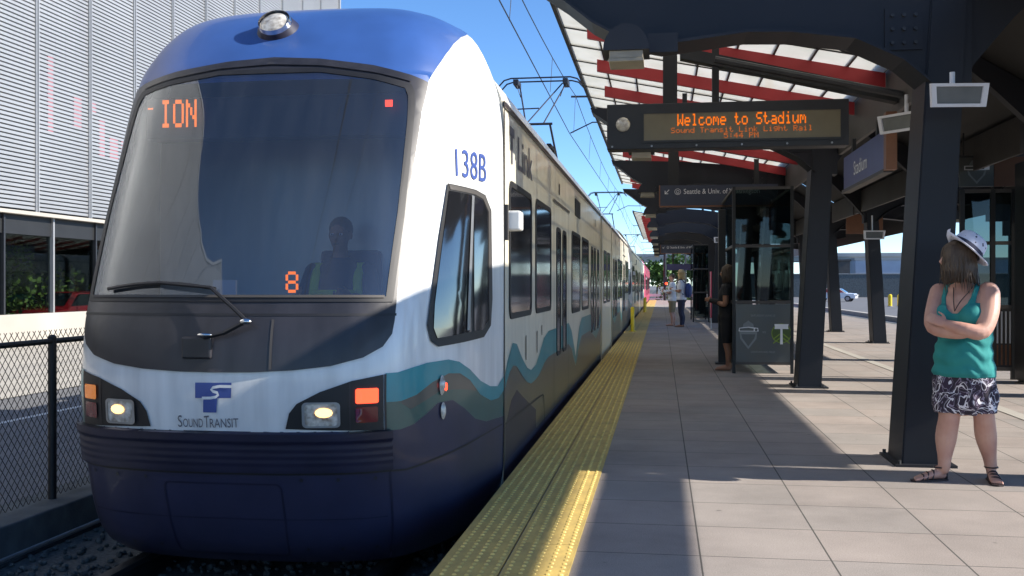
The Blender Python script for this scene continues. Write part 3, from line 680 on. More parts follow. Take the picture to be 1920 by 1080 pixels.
floodlight((4.60, 23.2, 2.42), R(8), R(8), 'bright sunlit floodlight on a far column seen between the near columns', 1.1, .3)
floodlight((2.0, 35.3, 2.86), R(5), R(5), 'small white floodlight on the dark column beyond the shelter', 1.1, .2)

# hanging dot-matrix display
YS = 9.9
t = thing('departure_display', (.62, YS, 2.85), 'hanging black display with amber welcome lettering', 'display sign')
x0, x1, zl, zh = -.445, 2.0, 2.62, 3.06
XS = lambda px, y=YS: y * (.98927 * (px - 960) / 1900 - .14579) / (.98927 + .14579 * (px - 960) / 1900)
x0, x1 = XS(1138), XS(1592)
ZS = lambda px, py, y=YS: 1.3 + (535 - py) * ((-XS(px, y)) * .1458 + y * .9893) / 1900
boxes('housing', [((x0, YS, zl), (x1, YS + .22, zh))], M['signbox'], t, bevel=.008)
xa, xb = XS(1207), XS(1576)
boxes('screen', [((xa, YS - .006, zl + .08), (xb, YS + .01, zh - .10))], M['signface'], t)
boxes('bezel', [((xa - .02, YS - .012, zl + .06), (xb + .02, YS + .0, zl + .08)), ((xa - .02, YS - .012, zh - .10), (xb + .02, YS + .0, zh - .08)), ((xa - .02, YS - .0121, zl + .08), (xa, YS, zh - .10)), ((xb, YS - .0121, zl + .08), (xb + .02, YS, zh - .10))], M['signbox'], t)
xm = (XS(1270) + XS(1511)) / 2
place_dots('amber_text_line', 'Welcome to Stadium', M['orange'], t, (xm, YS - .009, 2.893), (1, 0, 0), (0, 0, 1), XS(1511) - XS(1270), .115, 1.0)
place_dots('dim_text_line', 'Sound Transit Link Light Rail', M['amberdim'], t, (xm, YS - .009, 2.793), (1, 0, 0), (0, 0, 1), XS(1522) - XS(1257), .052, 1.0)
place_dots('time_text', '5:44 PM', M['amberdim'], t, (xm, YS - .009, 2.735), (1, 0, 0), (0, 0, 1), XS(1422) - XS(1357), .050, 1.0)
bm = bmesh.new(); ellipsoid(bm, (XS(1168), YS - .0, 2.862), (.072, .06, .072)); link('camera_dome', bm, M['headlens'], t, True)
for px in (1148, 1222, 1306, 1391, 1476, 1560):
    bm = bmesh.new(); bmesh.ops.create_cone(bm, cap_ends=True, segments=8, radius1=.010, radius2=.010, depth=.01, matrix=Matrix.Translation((XS(px), YS - .003, zl + .028)) @ Matrix.Rotation(R(90), 4, 'X')); link('bolt', bm, M['steel'], t)
boxes('hanger', [((XS(1243), YS + .04, zh), (XS(1270), YS + .16, 3.80)), ((XS(1336), YS + .06, zh), (XS(1349), YS + .14, 3.70))], M['framedk'], t)

# overhead direction signs
def dir_sign(y, label, full=True):
    xa, xb = -.02, 2.0; z0, z1 = 2.70, 3.06
    t = thing('direction_sign', ((xa + xb) / 2, y, 2.88), label, 'sign', 'navy overhead direction signs')
    boxes('panel', [((xa, y, z0), (xb, y + .10, z1))], M['signblue'], t)
    boxes('trim', [((xa - .012, y - .006, z0 - .024), (xb + .012, y + .106, z0)), ((xa - .02, y - .006, z0), (xa, y + .106, z1))], M['orangetrim'], t)
    boxes('hanger', [((.12, y + .02, z1), (.30, y + .08, 3.78)), ((1.6, y + .02, z1), (1.68, y + .08, 3.5))], M['framedk'], t)
    cz = z1 - .115
    place_text('destination_text', 'Seattle & Univ. of Washington', M['signtext'], t, (.39, y - .006, cz - .04), (1, 0, 0), (0, 0, 1), height=.088, width=1.30)
    bm = bmesh.new()    # arrow down-left
    c = Vector((.10, y - .005, cz)); k = .040
    for poly in ([(-1, -1), (-.4, -1), (-.4, -.75), (-.75, -.75), (-.75, -.4), (-1, -.4)], [(-1, -1), (.5, -1), (.5, -.72), (-1, -.72)], [(-1, -1), (-.72, -1), (-.72, .5), (-1, .5)], [(-.85, -.65), (-.65, -.85), (1, .8), (.8, 1)]):
        bm.faces.new([bm.verts.new(c + Vector((a * k, 0, b * k)) + Vector((0, -.0002 * len(bm.faces), 0))) for a, b in poly])
    link('arrow', bm, M['signtext'], t)
    bm = bmesh.new(); c = Vector((.285, y - .005, cz))
    for (r0, r1) in ((.048, .055), (.020, .027)):
        for j in range(20):
            a, b = 2 * math.pi * j / 20, 2 * math.pi * (j + 1) / 20
            bm.faces.new([bm.verts.new(c + Vector((r * math.cos(q), 0, r * math.sin(q)))) for r, q in ((r0, a), (r1, a), (r1, b), (r0, b))])
    box(bm, (c.x - .03, c.y - .001, c.z - .035), (c.x + .03, c.y, c.z - .03))
    link('line_symbol', bm, M['signtext'], t)
dir_sign(18.05, 'navy overhead direction sign with destination and arrow, just past the amber display')
dir_sign(44.6, 'small far navy overhead direction sign past the near shelter')
t = thing('direction_sign', (1.0, 57.5, 2.5), 'farthest blue overhead sign, above the standing passengers', 'sign', 'navy overhead direction signs')
boxes('panel', [((.3, 57.6, 2.15), (2.2, 57.7, 2.5))], M['signpurple'], t)
boxes('hanger', [((.6, 57.63, 2.5), (.7, 57.68, 3.8)), ((1.8, 57.63, 2.5), (1.9, 57.68, 3.5))], M['framedk'], t)

# station name sign on the gutter beam
t = thing('station_sign', (2.15, 11.2, 2.6), 'indigo station name sign with brown end hanging along the gutter beam', 'sign')
boxes('panel', [((2.13, 10.15, 2.42), (2.19, 12.4, 2.80))], M['signpurple'], t)
boxes('end_trim', [((2.11, 10.03, 2.40), (2.21, 10.14, 2.95))], M['orangetrim'], t)
boxes('bottom_trim', [((2.11, 10.15, 2.385), (2.20, 12.42, 2.42))], M['soffit'], t)
boxes('hanger', [((2.14, 10.6, 2.80), (2.18, 10.66, 2.96)), ((2.14, 11.9, 2.80), (2.18, 11.96, 2.96))], M['framedk'], t)
place_text('station_name', 'Stadium', M['signtext'], t, (2.125, 11.75, 2.53), (0, -1, 0), (0, 0, 1), height=.15, width=.72)

# ================================================================ glass shelter with match poster
def shelter(x0, x1, y0, y1, label, poster=True):
    t = thing('glass_shelter', ((x0 + x1) / 2, y0, 0), label, 'shelter', 'glass windscreen shelters'); g = .045; top = 2.76
    L = []
    for (x, y) in ((x0, y0), (x1 - g, y0), (x0, y1 - g), (x1 - g, y1 - g)): L.append(((x, y, 0), (x + g, y + g, top)))
    for q in L: boxes('corner_post', [q], M['framedk'], t)
    L = []
    for z in (.13, 1.03, 1.86, top - g):
        L.append(((x0 + g, y0 + .002, z), (x1 - g, y0 + g - .002, z + g * .9)))
        for x in (x0, x1 - g): L.append(((x + .002, y0 + g, z), (x + g - .002, y1 - g, z + g * .9)))
    L.append(((x0 + g, y1 - g + .002, top - g), (x1 - g, y1 - .002, top - g * .1)))
    boxes('rail', L, M['soffit'], t)
    P = [((x0 + g, y0 + .018, .18), (x1 - g, y0 + .028, 1.03))] if not poster else []
    P += [((x0 + g, y0 + .018, 1.08), (x1 - g, y0 + .028, 1.86)), ((x0 + g, y0 + .018, 1.91), (x1 - g, y0 + .028, top - g))]
    for x in (x0 + .018, x1 - .028):
        for a, b in ((.18, 1.03), (1.08, 1.86), (1.91, top - g)): P.append(((x, y0 + g, a), (x + .010, y1 - g, b)))
    boxes('glass_pane', P, M['glassB'], t)
    return t
SX0, SX1, SY = 1.04, 1.92, 15.3
sh = shelter(SX0, SX1, SY, SY + 3.2, 'near glass shelter with a dark match poster in its lower panel')
po = boxes('poster', [((SX0 + .05, SY + .004, .17), (SX1 - .05, SY + .03, 1.02))], M['poster'], sh)
def poster_poly(name, pts, m, k=0):
    bm = bmesh.new(); bm.faces.new([bm.verts.new((SX0 + .05 + a * .78, SY + .001 - k * .0006, .17 + b * .85)) for a, b in pts]); return link(name, bm, M[m], po)
circ = lambda cx, cy, r, n=24: [(cx + r * math.cos(2 * math.pi * i / n), cy + r * .92 * math.sin(2 * math.pi * i / n)) for i in range(n)]
poster_poly('green_disc', circ(.84, .50, .185), 'posterlime'); poster_poly('green_disc_inner', circ(.84, .50, .17), 'postergreen', 1)
for s in (-1, 1):
    for q in (0, .07): poster_poly('chevron', [(.84 + s * .03, .50 - q), (.84 + s * .03, .475 - q), (.84 + s * .15, .385 - q), (.84 + s * .15, .41 - q)][::s], 'posterlime', 2)
poster_poly('axe_head', [(.71, .66), (.97, .66), (.96, .61), (.97, .575), (.71, .575), (.72, .61)], 'lampw' if 0 else 'signtext', 3); poster_poly('axe_handle', [(.82, .575), (.86, .575), (.865, .31), (.815, .31)], 'signtext', 3)
poster_poly('shield_outline', [(.06, .56), (.40, .56), (.38, .40), (.23, .22), (.08, .40)], 'postergrey', 1); poster_poly('shield_field', [(.10, .48), (.36, .48), (.34, .41), (.23, .27), (.12, .41)], 'poster', 2)
poster_poly('shield_crown', [(.12, .585), (.34, .585), (.32, .66), (.27, .69), (.23, .72), (.19, .69), (.14, .66)], 'postergrey', 1)
poster_poly('shield_band', [(.05, .53), (.42, .53), (.41, .59), (.23, .61), (.06, .59)], 'signtext', 3); poster_poly('shield_band_fill', [(.07, .54), (.33, .54), (.33, .58), (.23, .595), (.07, .58)], 'poster', 4)
poster_poly('shield_ball', circ(.375, .558, .028, 12), 'poster', 4)
place_text('match_date', 'SATURDAY JUNE 25', M['postergrey'], po, (SX0 + .44, SY + .001, .17 + .79 * .85), (1, 0, 0), (0, 0, 1), height=.028, align='CENTER', bold=True)
place_text('versus', 'vs', M['postergrey'], po, (SX0 + .05 + .52 * .78, SY + .001, .17 + .50 * .85), (1, 0, 0), (0, 0, 1), height=.03, align='CENTER')
place_text('venue_line', 'CENTURYLINK FIELD', M['postergrey'], po, (SX0 + .44, SY + .001, .17 + .16 * .85), (1, 0, 0), (0, 0, 1), height=.026, align='CENTER', bold=True)
# inner bench and a leaning notice in the shelter
b = thing('bench', (1.5, 17.4, 0), 'dark bench inside the near glass shelter', 'bench')
boxes('seat', [((1.15, 17.2, .44), (1.85, 17.6, .48))], M['darksteel'], b); boxes('leg', [((1.2, 17.3, 0), (1.25, 17.5, .44))], M['darksteel'], b); boxes('leg', [((1.75, 17.3, 0), (1.8, 17.5, .44))], M['darksteel'], b)
shelter(1.10, 1.68, 36.4, 39.2, 'far glass shelter past the near shelter', False)
# dark post at the shelter's left corner
t = thing('shelter_pole', (.99, 17.0, 0), 'tall black pole standing just left of the near glass shelter', 'pole')
boxes('shaft', [((.93, 17.0, 0), (1.05, 17.12, 2.55))], M['signbox'], t, bevel=.01); boxes('foot', [((.88, 16.95, 0), (1.10, 17.17, .03))], M['signbox'], t)
t = thing('notice_board', (1.45, 30.2, 0), 'narrow red and white notice board leaning beside the far passengers', 'notice board')
boxes('board', [((1.42, 30.0, .35), (1.45, 30.5, 1.7))], M['pink'], t); boxes('leg', [((1.43, 30.2, 0), (1.46, 30.3, .35))], M['lampw'], t)

# right-hand windscreen, kiosk and banner
WY = 14.8; WX = [4.13, 4.53, 4.80]
t = thing('platform_windscreen', (4.5, WY, 0), 'framed glass windscreen behind the woman at right', 'windscreen')
boxes('post', [((x - .03, WY, 0), (x + .03, WY + .06, 2.62)) for x in WX], M['framedk'], t)
boxes('rail', [((4.16, WY + .002, z), (4.50, WY + .058, z + .05)) for z in (.12, .98, 1.86, 2.58)] + [((4.56, WY + .002, z), (4.77, WY + .058, z + .05)) for z in (.12, .98, 1.86, 2.58)], M['soffit'], t)
boxes('glass_pane', [((4.16, WY + .025, z), (4.77, WY + .035, z1)) for z, z1 in ((1.03, 1.86), (1.91, 2.58))], M['glassB'], t)
pb = boxes('lower_panel', [((4.16, WY + .02, .17), (4.77, WY + .04, .98))], M['soffit'], t)
boxes('pale_stripe', [((4.58 + .055 * k, WY + .012, .50), (4.60 + .055 * k, WY + .02, .94)) for k in range(4)], M['lampw'], pb)
boxes('orange_stripe', [((4.58 + .055 * k, WY + .012, .20), (4.60 + .055 * k, WY + .02, .48)) for k in range(4)], M['orangetrim'], pb)
t = thing('ticket_kiosk', (5.1, 14.4, 0), 'tall black kiosk cabinet at the right edge behind the woman', 'kiosk')
boxes('cabinet', [((4.74, 14.1, .02), (5.4, 14.6, 2.95))], M['signbox'], t, bevel=.02); boxes('plinth', [((4.78, 14.13, 0), (5.36, 14.57, .02))], M['darksteel'], t)
boxes('display_panel', [((4.84, 14.09, 1.1), (5.3, 14.1, 1.9))], M['greylens'], t)
t = thing('banner', (4.65, 15.6, 2.9), 'dark hanging banner with grey shield crest and orange panel at upper right', 'banner')
boxes('cloth', [((4.25, 15.4, 2.72), (4.72, 15.42, 3.14))], M['poster'], t); boxes('orange_panel', [((4.73, 15.4, 2.72), (5.15, 15.42, 3.14))], mat('dull_orange_panel', (.11, .045, .02), .7), t)
def bpoly(name, pts, m, k):
    bm = bmesh.new(); bm.faces.new([bm.verts.new((4.31 + a * .36, 15.398 - k * .001, 2.74 + b * .38)) for a, b in pts]); link(name, bm, M[m], t)
bpoly('shield', [(.1, .75), (.9, .75), (.82, .4), (.5, .05), (.18, .4)], 'postergrey', 0); bpoly('shield_field', [(.2, .55), (.8, .55), (.72, .38), (.5, .15), (.28, .38)], 'poster', 1)
bpoly('shield_top', [(.2, .76), (.8, .76), (.7, .93), (.5, 1), (.3, .93)], 'postergrey', 0); bpoly('shield_band', [(.02, .58), (.98, .58), (.98, .74), (.02, .74)], 'signtext', 2); bpoly('shield_band_fill', [(.06, .61), (.78, .61), (.78, .71), (.06, .71)], 'poster', 3)
boxes('hanging_bar', [((4.25, 15.39, 3.14), (5.15, 15.43, 3.17)), ((4.3, 15.4, 3.17), (4.32, 15.42, 3.5)), ((5.08, 15.4, 3.17), (5.1, 15.42, 3.4))], M['darksteel'], t)
# yellow bollards at the platform edge between the cars
for k, (x, y) in enumerate(((-.80, 28.6), (-.80, 49.0), (-.80, 52.0))):
    t = thing('bollard', (x, y, 0), ['nearest yellow bollard on the tactile strip beside the train', 'second yellow bollard along the platform edge', 'farthest yellow bollard along the platform edge'][k], 'bollard', 'yellow bollards on the platform edge')
    bm = bmesh.new(); tube(bm, [(x, y, .012), (x, y, .66), (x, y, .70)], [.055, .055, .025], 12); link('post', bm, M['yellow'], t, True, 40)
    bm = bmesh.new(); tube(bm, [(x, y, .012), (x, y, .03)], .11, 12); link('base', bm, M['yellow'], t)
# signal at the end
t = thing('signal_post', (.3, 88, 0), 'thin dark signal post with a red light at the platform end', 'signal')
bm = bmesh.new(); tube(bm, [(.3, 88, 0), (.3, 88, 6)], .12, 8); link('mast', bm, M['frame'], t); boxes('signal_head', [((.15, 87.8, 1.2), (.5, 87.9, 2.0))], M['signbox'], t)
bm = bmesh.new(); ellipsoid(bm, (.42, 87.8, 1.45), (.11, .05, .11)); link('red_lamp', bm, M['ledred'], t)

for k, (x, y, z, w_, h_, m_, lab) in enumerate(((4.7, 27.0, 2.62, .9, .5, 'orangetrim', 'brown-orange banner hanging under the right-hand canopy between the columns'), (6.3, 21.0, 2.55, .7, .34, 'signblue', 'dark blue sign hanging over the far side of the platform'))):
    t = thing('hanging_panel', (x, y, z), lab, 'sign')
    boxes('panel', [((x, y, z), (x + w_, y + .05, z + h_))], M[m_], t); boxes('hanger', [((x + .1, y + .01, z + h_), (x + .14, y + .04, 3.45)), ((x + w_ - .14, y + .01, z + h_), (x + w_ - .1, y + .04, 3.45))], M['framedk'], t)
for k, (x, y) in enumerate(((6.6, 24.2), (6.95, 18.2), (6.9, 29.0))):
    t = thing('canopy_light', (x, y, 2.9), ['hooded light under the right-hand canopy at its middle frame', 'hooded light under the right-hand canopy near the kiosk', 'hooded light under the right-hand canopy, farthest of three'][k], 'light', 'hooded lights under the canopy beams')
    bm = bmesh.new(); pr = [(-.17, 0), (.17, 0)] + [(.17 * math.cos(a), .19 * math.sin(a)) for a in [math.pi * q / 10 for q in range(1, 10)]]
    prism(bm, [(x + a, 2.78 + b) for a, b in pr], 'y', y - .3, y + .05); link('hood', bm, M['frame'], t, True, 40)
    boxes('lens', [((x - .13, y - .28, 2.72), (x + .13, y, 2.78))], M['lens'], t); boxes('bracket', [((x - .02, y - .1, 2.95), (x + .02, y - .05, 3.5))], M['frame'], t)
t = thing('conduit_run', (2.4, 16, 3.3), 'dark conduits running along the inside of the canopy gutter beam', 'conduit')
for z in (3.05, 3.14): 
    bm = bmesh.new(); tube(bm, [(2.30, 8.3, z), (2.30, 27.4, z)], .022, 6); link('pipe', bm, M['darksteel'], t)
def crv(T,x):
    if x<=T[0][0]: return T[0][1:]
    if x>=T[-1][0]: return T[-1][1:]
    for i in range(len(T)-1):
        if T[i][0]<=x<=T[i+1][0]: break
    def tan(j,k):
        a=max(j-1,0); b=min(j+1,len(T)-1)
        return (T[b][k]-T[a][k])/(T[b][0]-T[a][0])
    h=T[i+1][0]-T[i][0]; s=(x-T[i][0])/h; out=[]
    for k in range(1,len(T[0])):
        p0,p1=T[i][k],T[i+1][k]; m0,m1=tan(i,k)*h,tan(i+1,k)*h
        out.append((2*s**3-3*s*s+1)*p0+(s**3-2*s*s+s)*m0+(-2*s**3+3*s*s)*p1+(s**3-s*s)*m1)
    return out
PLAN=[(0,0,0),(.2,.28,.01),(.4,.55,.055),(.5,.675,.11),(.56,.74,.165),(.65,.81,.28),(.8,.91,.53),(1,1,1)]
PROF=[(-.3,5.62),(-.2,5.46),(0,5.36),(.3,5.27),(.6,5.22),(.85,5.22),(1.1,5.27),(1.6,5.48),(2.1,5.73),(2.62,6.0),(2.8,6.14),(3.0,6.35),(3.12,6.53),(3.22,6.8),(3.3,7.12),(3.33,7.35)]
HW=[(-.3,1.2),(-.1,1.28),(.2,1.3),(2.3,1.3),(2.6,1.27),(2.8,1.21),(3.0,1.11),(3.12,1.0),(3.22,.82),(3.3,.5),(3.33,.03)]
YE=[(-.3,7.05),(2.9,7.05),(3.1,7.15),(3.33,7.4)]
XC=-2.40
def surf(t,z):
    fx,fy=crv(PLAN,abs(t)); hw=crv(HW,z)[0]; y0=crv(PROF,z)[0]; ye=crv(YE,z)[0]
    return (XC+math.copysign(fx,t)*hw, y0+fy*(ye-y0), z)
TZ = {
'mask':[(0.526,1.106),(0.52,1.024),(0.494,0.962),(0.44,0.907),(0.347,0.86),(0.237,0.836),(0.109,0.826),(-0.041,0.832),(-0.18,0.857),(-0.32,0.913),(-0.428,0.976),(-0.64,1.041),(-0.56,1.173),(-0.592,1.381),(-0.586,1.745),(-0.609,2.131),(-0.626,2.497),(-0.616,2.616),(-0.404,2.658),(-0.234,2.705),(-0.031,2.724),(0.171,2.704),(0.369,2.654),(0.506,2.596),(0.578,2.558),(0.551,2.359),(0.539,1.947),(0.529,1.499)],
'glass':[(-0.435,1.232),(-0.445,1.568),(-0.479,2.004),(-0.514,2.419),(-0.464,2.539),(-0.21,2.598),(-0.013,2.617),(0.181,2.603),(0.372,2.553),(0.497,2.493),(0.501,2.281),(0.503,1.717),(0.494,1.234)],
'glassframe':[(-0.464,1.186),(-0.477,1.57),(-0.517,2.044),(-0.594,2.467),(-0.5,2.584),(-0.217,2.637),(-0.019,2.656),(0.177,2.641),(0.371,2.594),(0.526,2.526),(0.527,2.285),(0.524,1.718),(0.511,1.19)],
'hlR':[(0.213,0.523),(0.225,0.608),(0.248,0.66),(0.317,0.723),(0.411,0.781),(0.502,0.809),(0.502,0.502)],
'hlL':[(-0.64,0.793),(-0.382,0.796),(-0.299,0.727),(-0.249,0.651),(-0.238,0.577),(-0.234,0.529),(-0.633,0.476)],
'lampR':[(0.271,0.66),(0.367,0.658),(0.369,0.541),(0.271,0.543)],
'redR':[(0.422,0.737),(0.485,0.732),(0.486,0.658),(0.422,0.664)],
'dredR':[(0.422,0.641),(0.484,0.635),(0.483,0.552),(0.421,0.559)],
'orL':[(-0.457,0.753),(-0.365,0.758),(-0.366,0.693),(-0.457,0.683)],
'dredL':[(-0.458,0.646),(-0.371,0.656),(-0.373,0.58),(-0.463,0.569)],
'lampL':[(-0.355,0.673),(-0.243,0.681),(-0.242,0.556),(-0.357,0.546)],
'side_win':[(0.688,1.927),(0.826,1.918),(0.88,1.898),(0.916,1.804),(0.928,1.21),(0.921,1.032),(0.886,0.961),(0.799,0.949),(0.689,0.938),(0.66,0.974),(0.643,1.068),(0.649,1.191),(0.666,1.572)],
'side_glass':[(0.695,1.881),(0.799,1.876),(0.822,1.008),(0.682,0.989),(0.666,1.05),(0.665,1.19),(0.68,1.541)],
'side_glass2':[(0.816,1.873),(0.863,1.858),(0.891,1.787),(0.904,1.07),(0.878,1.011),(0.837,1.008)],
'T1':[(-0.062,0.77),(0.05,0.773),(0.05,0.689),(-0.062,0.686)],
'T2':[(-0.036,0.687),(0.008,0.688),(0.002,0.609),(-0.039,0.608)],
'stroke':[(0.051,0.756),(0.014,0.755),(-0.006,0.743),(-0.009,0.729),(0.011,0.715),(0.013,0.7),(0.001,0.685),(-0.036,0.681)],
'txtS':[(-0.12,0.524),(0.071,0.532),(0.072,0.591),(-0.118,0.584)],
'num':[(0.728,1.98),(0.889,1.98),(0.886,2.182),(0.715,2.157)],
'blue_edge':[(0.578,2.58),(0.592,2.61),(0.629,2.688),(0.687,2.795),(0.759,2.902),(0.854,3.001),(1,3.103)],
'blueL':[(-0.628,2.635),(-0.556,2.819),(-0.452,2.902),(-0.339,3.053),(-0.21,3.206)],
'tealU':[(0.508,0.815),(0.545,0.816),(0.59,0.833),(0.65,0.852),(0.733,0.855),(0.777,0.832),(0.824,0.772),(0.875,0.679),(0.923,0.624),(0.963,0.606),(0.998,0.663)],
'tealL':[(0.508,0.656),(0.554,0.654),(0.611,0.678),(0.671,0.736),(0.734,0.772),(0.782,0.759),(0.824,0.705),(0.875,0.589),(0.929,0.524),(0.969,0.523),(0.999,0.569)],
'grU':[(0.508,0.656),(0.554,0.654),(0.611,0.678),(0.671,0.724),(0.734,0.733),(0.789,0.674),(0.837,0.588),(0.888,0.541),(0.943,0.517),(0.999,0.531)],
'grL':[(0.507,0.501),(0.552,0.492),(0.599,0.512),(0.65,0.559),(0.691,0.608),(0.751,0.606),(0.8,0.537),(0.849,0.446),(0.901,0.399),(1.0,0.381)],
'bodyline':[(0.498,0.271),(0.565,0.26),(0.645,0.273),(0.752,0.293),(0.874,0.316),(0.988,0.331)],
'bumpT':[(-0.52,0.489),(-0.184,0.503),(0.155,0.499),(0.519,0.499)],
'bumpB':[(-0.555,0.303),(-0.196,0.301),(0.146,0.286),(0.514,0.268)],
'side1':[(0.704,0.709)],
'side2':[(0.706,0.556)],
'logo_mid':[(-0.006,0.691)],
'roofhl':[(-0.043,2.964)],
'wip':[(-0.395,1.285),(-0.162,1.3),(-0.037,1.276),(0.098,1.081),(-0.022,1.017),(0.04,1.182)],
'redlamp':[(0.448,2.438)],
'ION':[(-0.392,2.274),(-0.211,2.257),(-0.238,2.438),(-0.428,2.459)],
'eight':[(0.186,1.256),(0.225,1.256),(0.216,1.374),(0.176,1.374)],
'sil':[(0.981,3.113),(1,2.606),(-0.555,0.311),(-0.546,-0.154),(0.518,-0.274),(0.09,-0.265),(0.018,3.241)],
'strip':[(0.167,1.111),(0.17,0.853)],
}
# ================================================================ light rail train
def snorm(S, a, b, ref, e=.004):
    p = Vector(S(a, b)); q = Vector(S(a + e, b)) - Vector(S(a - e, b)); r = Vector(S(a, b + e)) - Vector(S(a, b - e))
    n = q.cross(r)
    if n.length < 1e-12: n = p - ref
    n.normalize()
    return n if n.dot(p - ref) > 0 else -n
NREF = Vector((XC, 8.2, 1.1))
def SF(t, z): return surf(max(-1, min(1, t)), max(-.3, min(3.328, z)))
def patch(name, loops, off, m, parent, S=SF, dt=.03, dz=.07, ref=NREF, thick=0, smooth=True, fill=False):
    bm = bmesh.new()
    for lp in loops:
        vs = [bm.verts.new((a, b, 0)) for a, b in lp]
        for i in range(len(vs)): bm.edges.new((vs[i], vs[(i + 1) % len(vs)]))
    bmesh.ops.triangle_fill(bm, use_beauty=True, use_dissolve=False, edges=bm.edges[:])
    xs = [v.co.x for v in bm.verts]; ys = [v.co.y for v in bm.verts]
    def cuts(lo, hi, d, nrm):
        k = math.floor(lo / d) + 1
        while k * d < hi - 1e-6:
            bmesh.ops.bisect_plane(bm, geom=bm.verts[:] + bm.edges[:] + bm.faces[:], plane_co=(k * d * nrm[0], k * d * nrm[1], 0), plane_no=nrm); k += 1
    cuts(min(xs), max(xs), dt, (1, 0, 0)); cuts(min(ys), max(ys), dz, (0, 1, 0))
    for v in bm.verts:
        a, b = v.co.x, v.co.y; o = off(a, b) if callable(off) else off
        v.co = Vector(S(a, b)) + snorm(S, a, b, ref) * o
    for f in bm.faces:
        f.normal_update()
        if f.normal.dot(f.calc_center_median() - ref) < 0: f.normal_flip()
    return link(name, bm, m, parent, smooth)
def sym(pts): return pts + [(-a, b) for a, b in pts[::-1]]
def rr(a0, a1, b0, b1, ra, rb, n=4):
    out = []
    for cx, cy, s in ((a1 - ra, b1 - rb, 0), (a0 + ra, b1 - rb, 1), (a0 + ra, b0 + rb, 2), (a1 - ra, b0 + rb, 3)):
        for k in range(n + 1):
            q = math.pi / 2 * (s + k / n); out.append((cx + ra * math.cos(q), cy + rb * math.sin(q)))
    return out
Y0C, LC = 5.22, 31.0; YM = Y0C + LC / 2
car = thing('light_rail_car', (XC, Y0C, -.36), 'front light rail car with blue domed roof, white cab and dark windscreen', 'train car', 'coupled light rail cars')
GL = sym([(.0, 2.617), (.181, 2.603), (.372, 2.553), (.485, 2.50), (.497, 2.45), (.501, 2.281), (.503, 1.717), (.494, 1.234)])[1:-1]
MK = [(0, 2.724), (.171, 2.704), (.369, 2.654), (.506, 2.596), (.575, 2.558), (.551, 2.359), (.539, 1.947), (.530, 1.499), (.527, 1.106), (.522, 1.03), (.497, .962), (.44, .905), (.347, .862), (.237, .84), (.109, .828)]
MK = MK + [(0, .826)] + [(-a, b) for a, b in MK[::-1][:-1]]
def ingl(t, z, g=.0): return abs(t) < .512 and 1.20 < z < (2.66 - .62 * max(0, abs(t) - .12) ** 1.7)
def shell(name, off, m, hole=True, z0=-.3, z1=3.33):
    bm = bmesh.new(); ts = [-1 + i / 60 for i in range(121)]
    zs = [-.3 + .1 * k for k in range(30)] + [2.68, 2.76, 2.84, 2.92, 3.0, 3.06, 3.12, 3.17, 3.22, 3.26, 3.29, 3.31, 3.322, 3.328]
    V = [[bm.verts.new(Vector(surf(t, z)) + snorm(SF, t, z, NREF) * off) for t in ts] for z in zs]
    for j in range(len(zs) - 1):
        for i in range(len(ts) - 1):
            if hole and ingl((ts[i] + ts[i + 1]) / 2, (zs[j] + zs[j + 1]) / 2): continue
            bm.faces.new((V[j][i], V[j][i + 1], V[j + 1][i + 1], V[j + 1][i]))
    return link(name, bm, m, car, True)
shell('cab_shell', 0, M['white'])
lin = shell('cab_liner', -.035, M['dark'])
be = [(.575, 2.56), (.592, 2.61), (.629, 2.688), (.687, 2.795), (.759, 2.902), (.854, 3.001), (1, 3.103)]
patch('roof_cap', [be + [(1, 3.328), (-1, 3.328)] + [(-a, b) for a, b in be[::-1]]], .004, M['blue'], car, dt=.03, dz=.03)
patch('cab_skirt', [[(-1, -.3), (1, -.3), (1, .381), (.901, .399), (.849, .446), (.8, .537), (.751, .606), (.691, .608), (.65, .559), (.599, .512), (.552, .495), (.5, .5), (-.5, .5), (-.552, .495), (-.599, .512), (-.65, .559), (-.691, .608), (-.751, .606), (-.8, .537), (-.849, .446), (-.901, .399), (-1, .381)]], .0035, M['navy'], car)
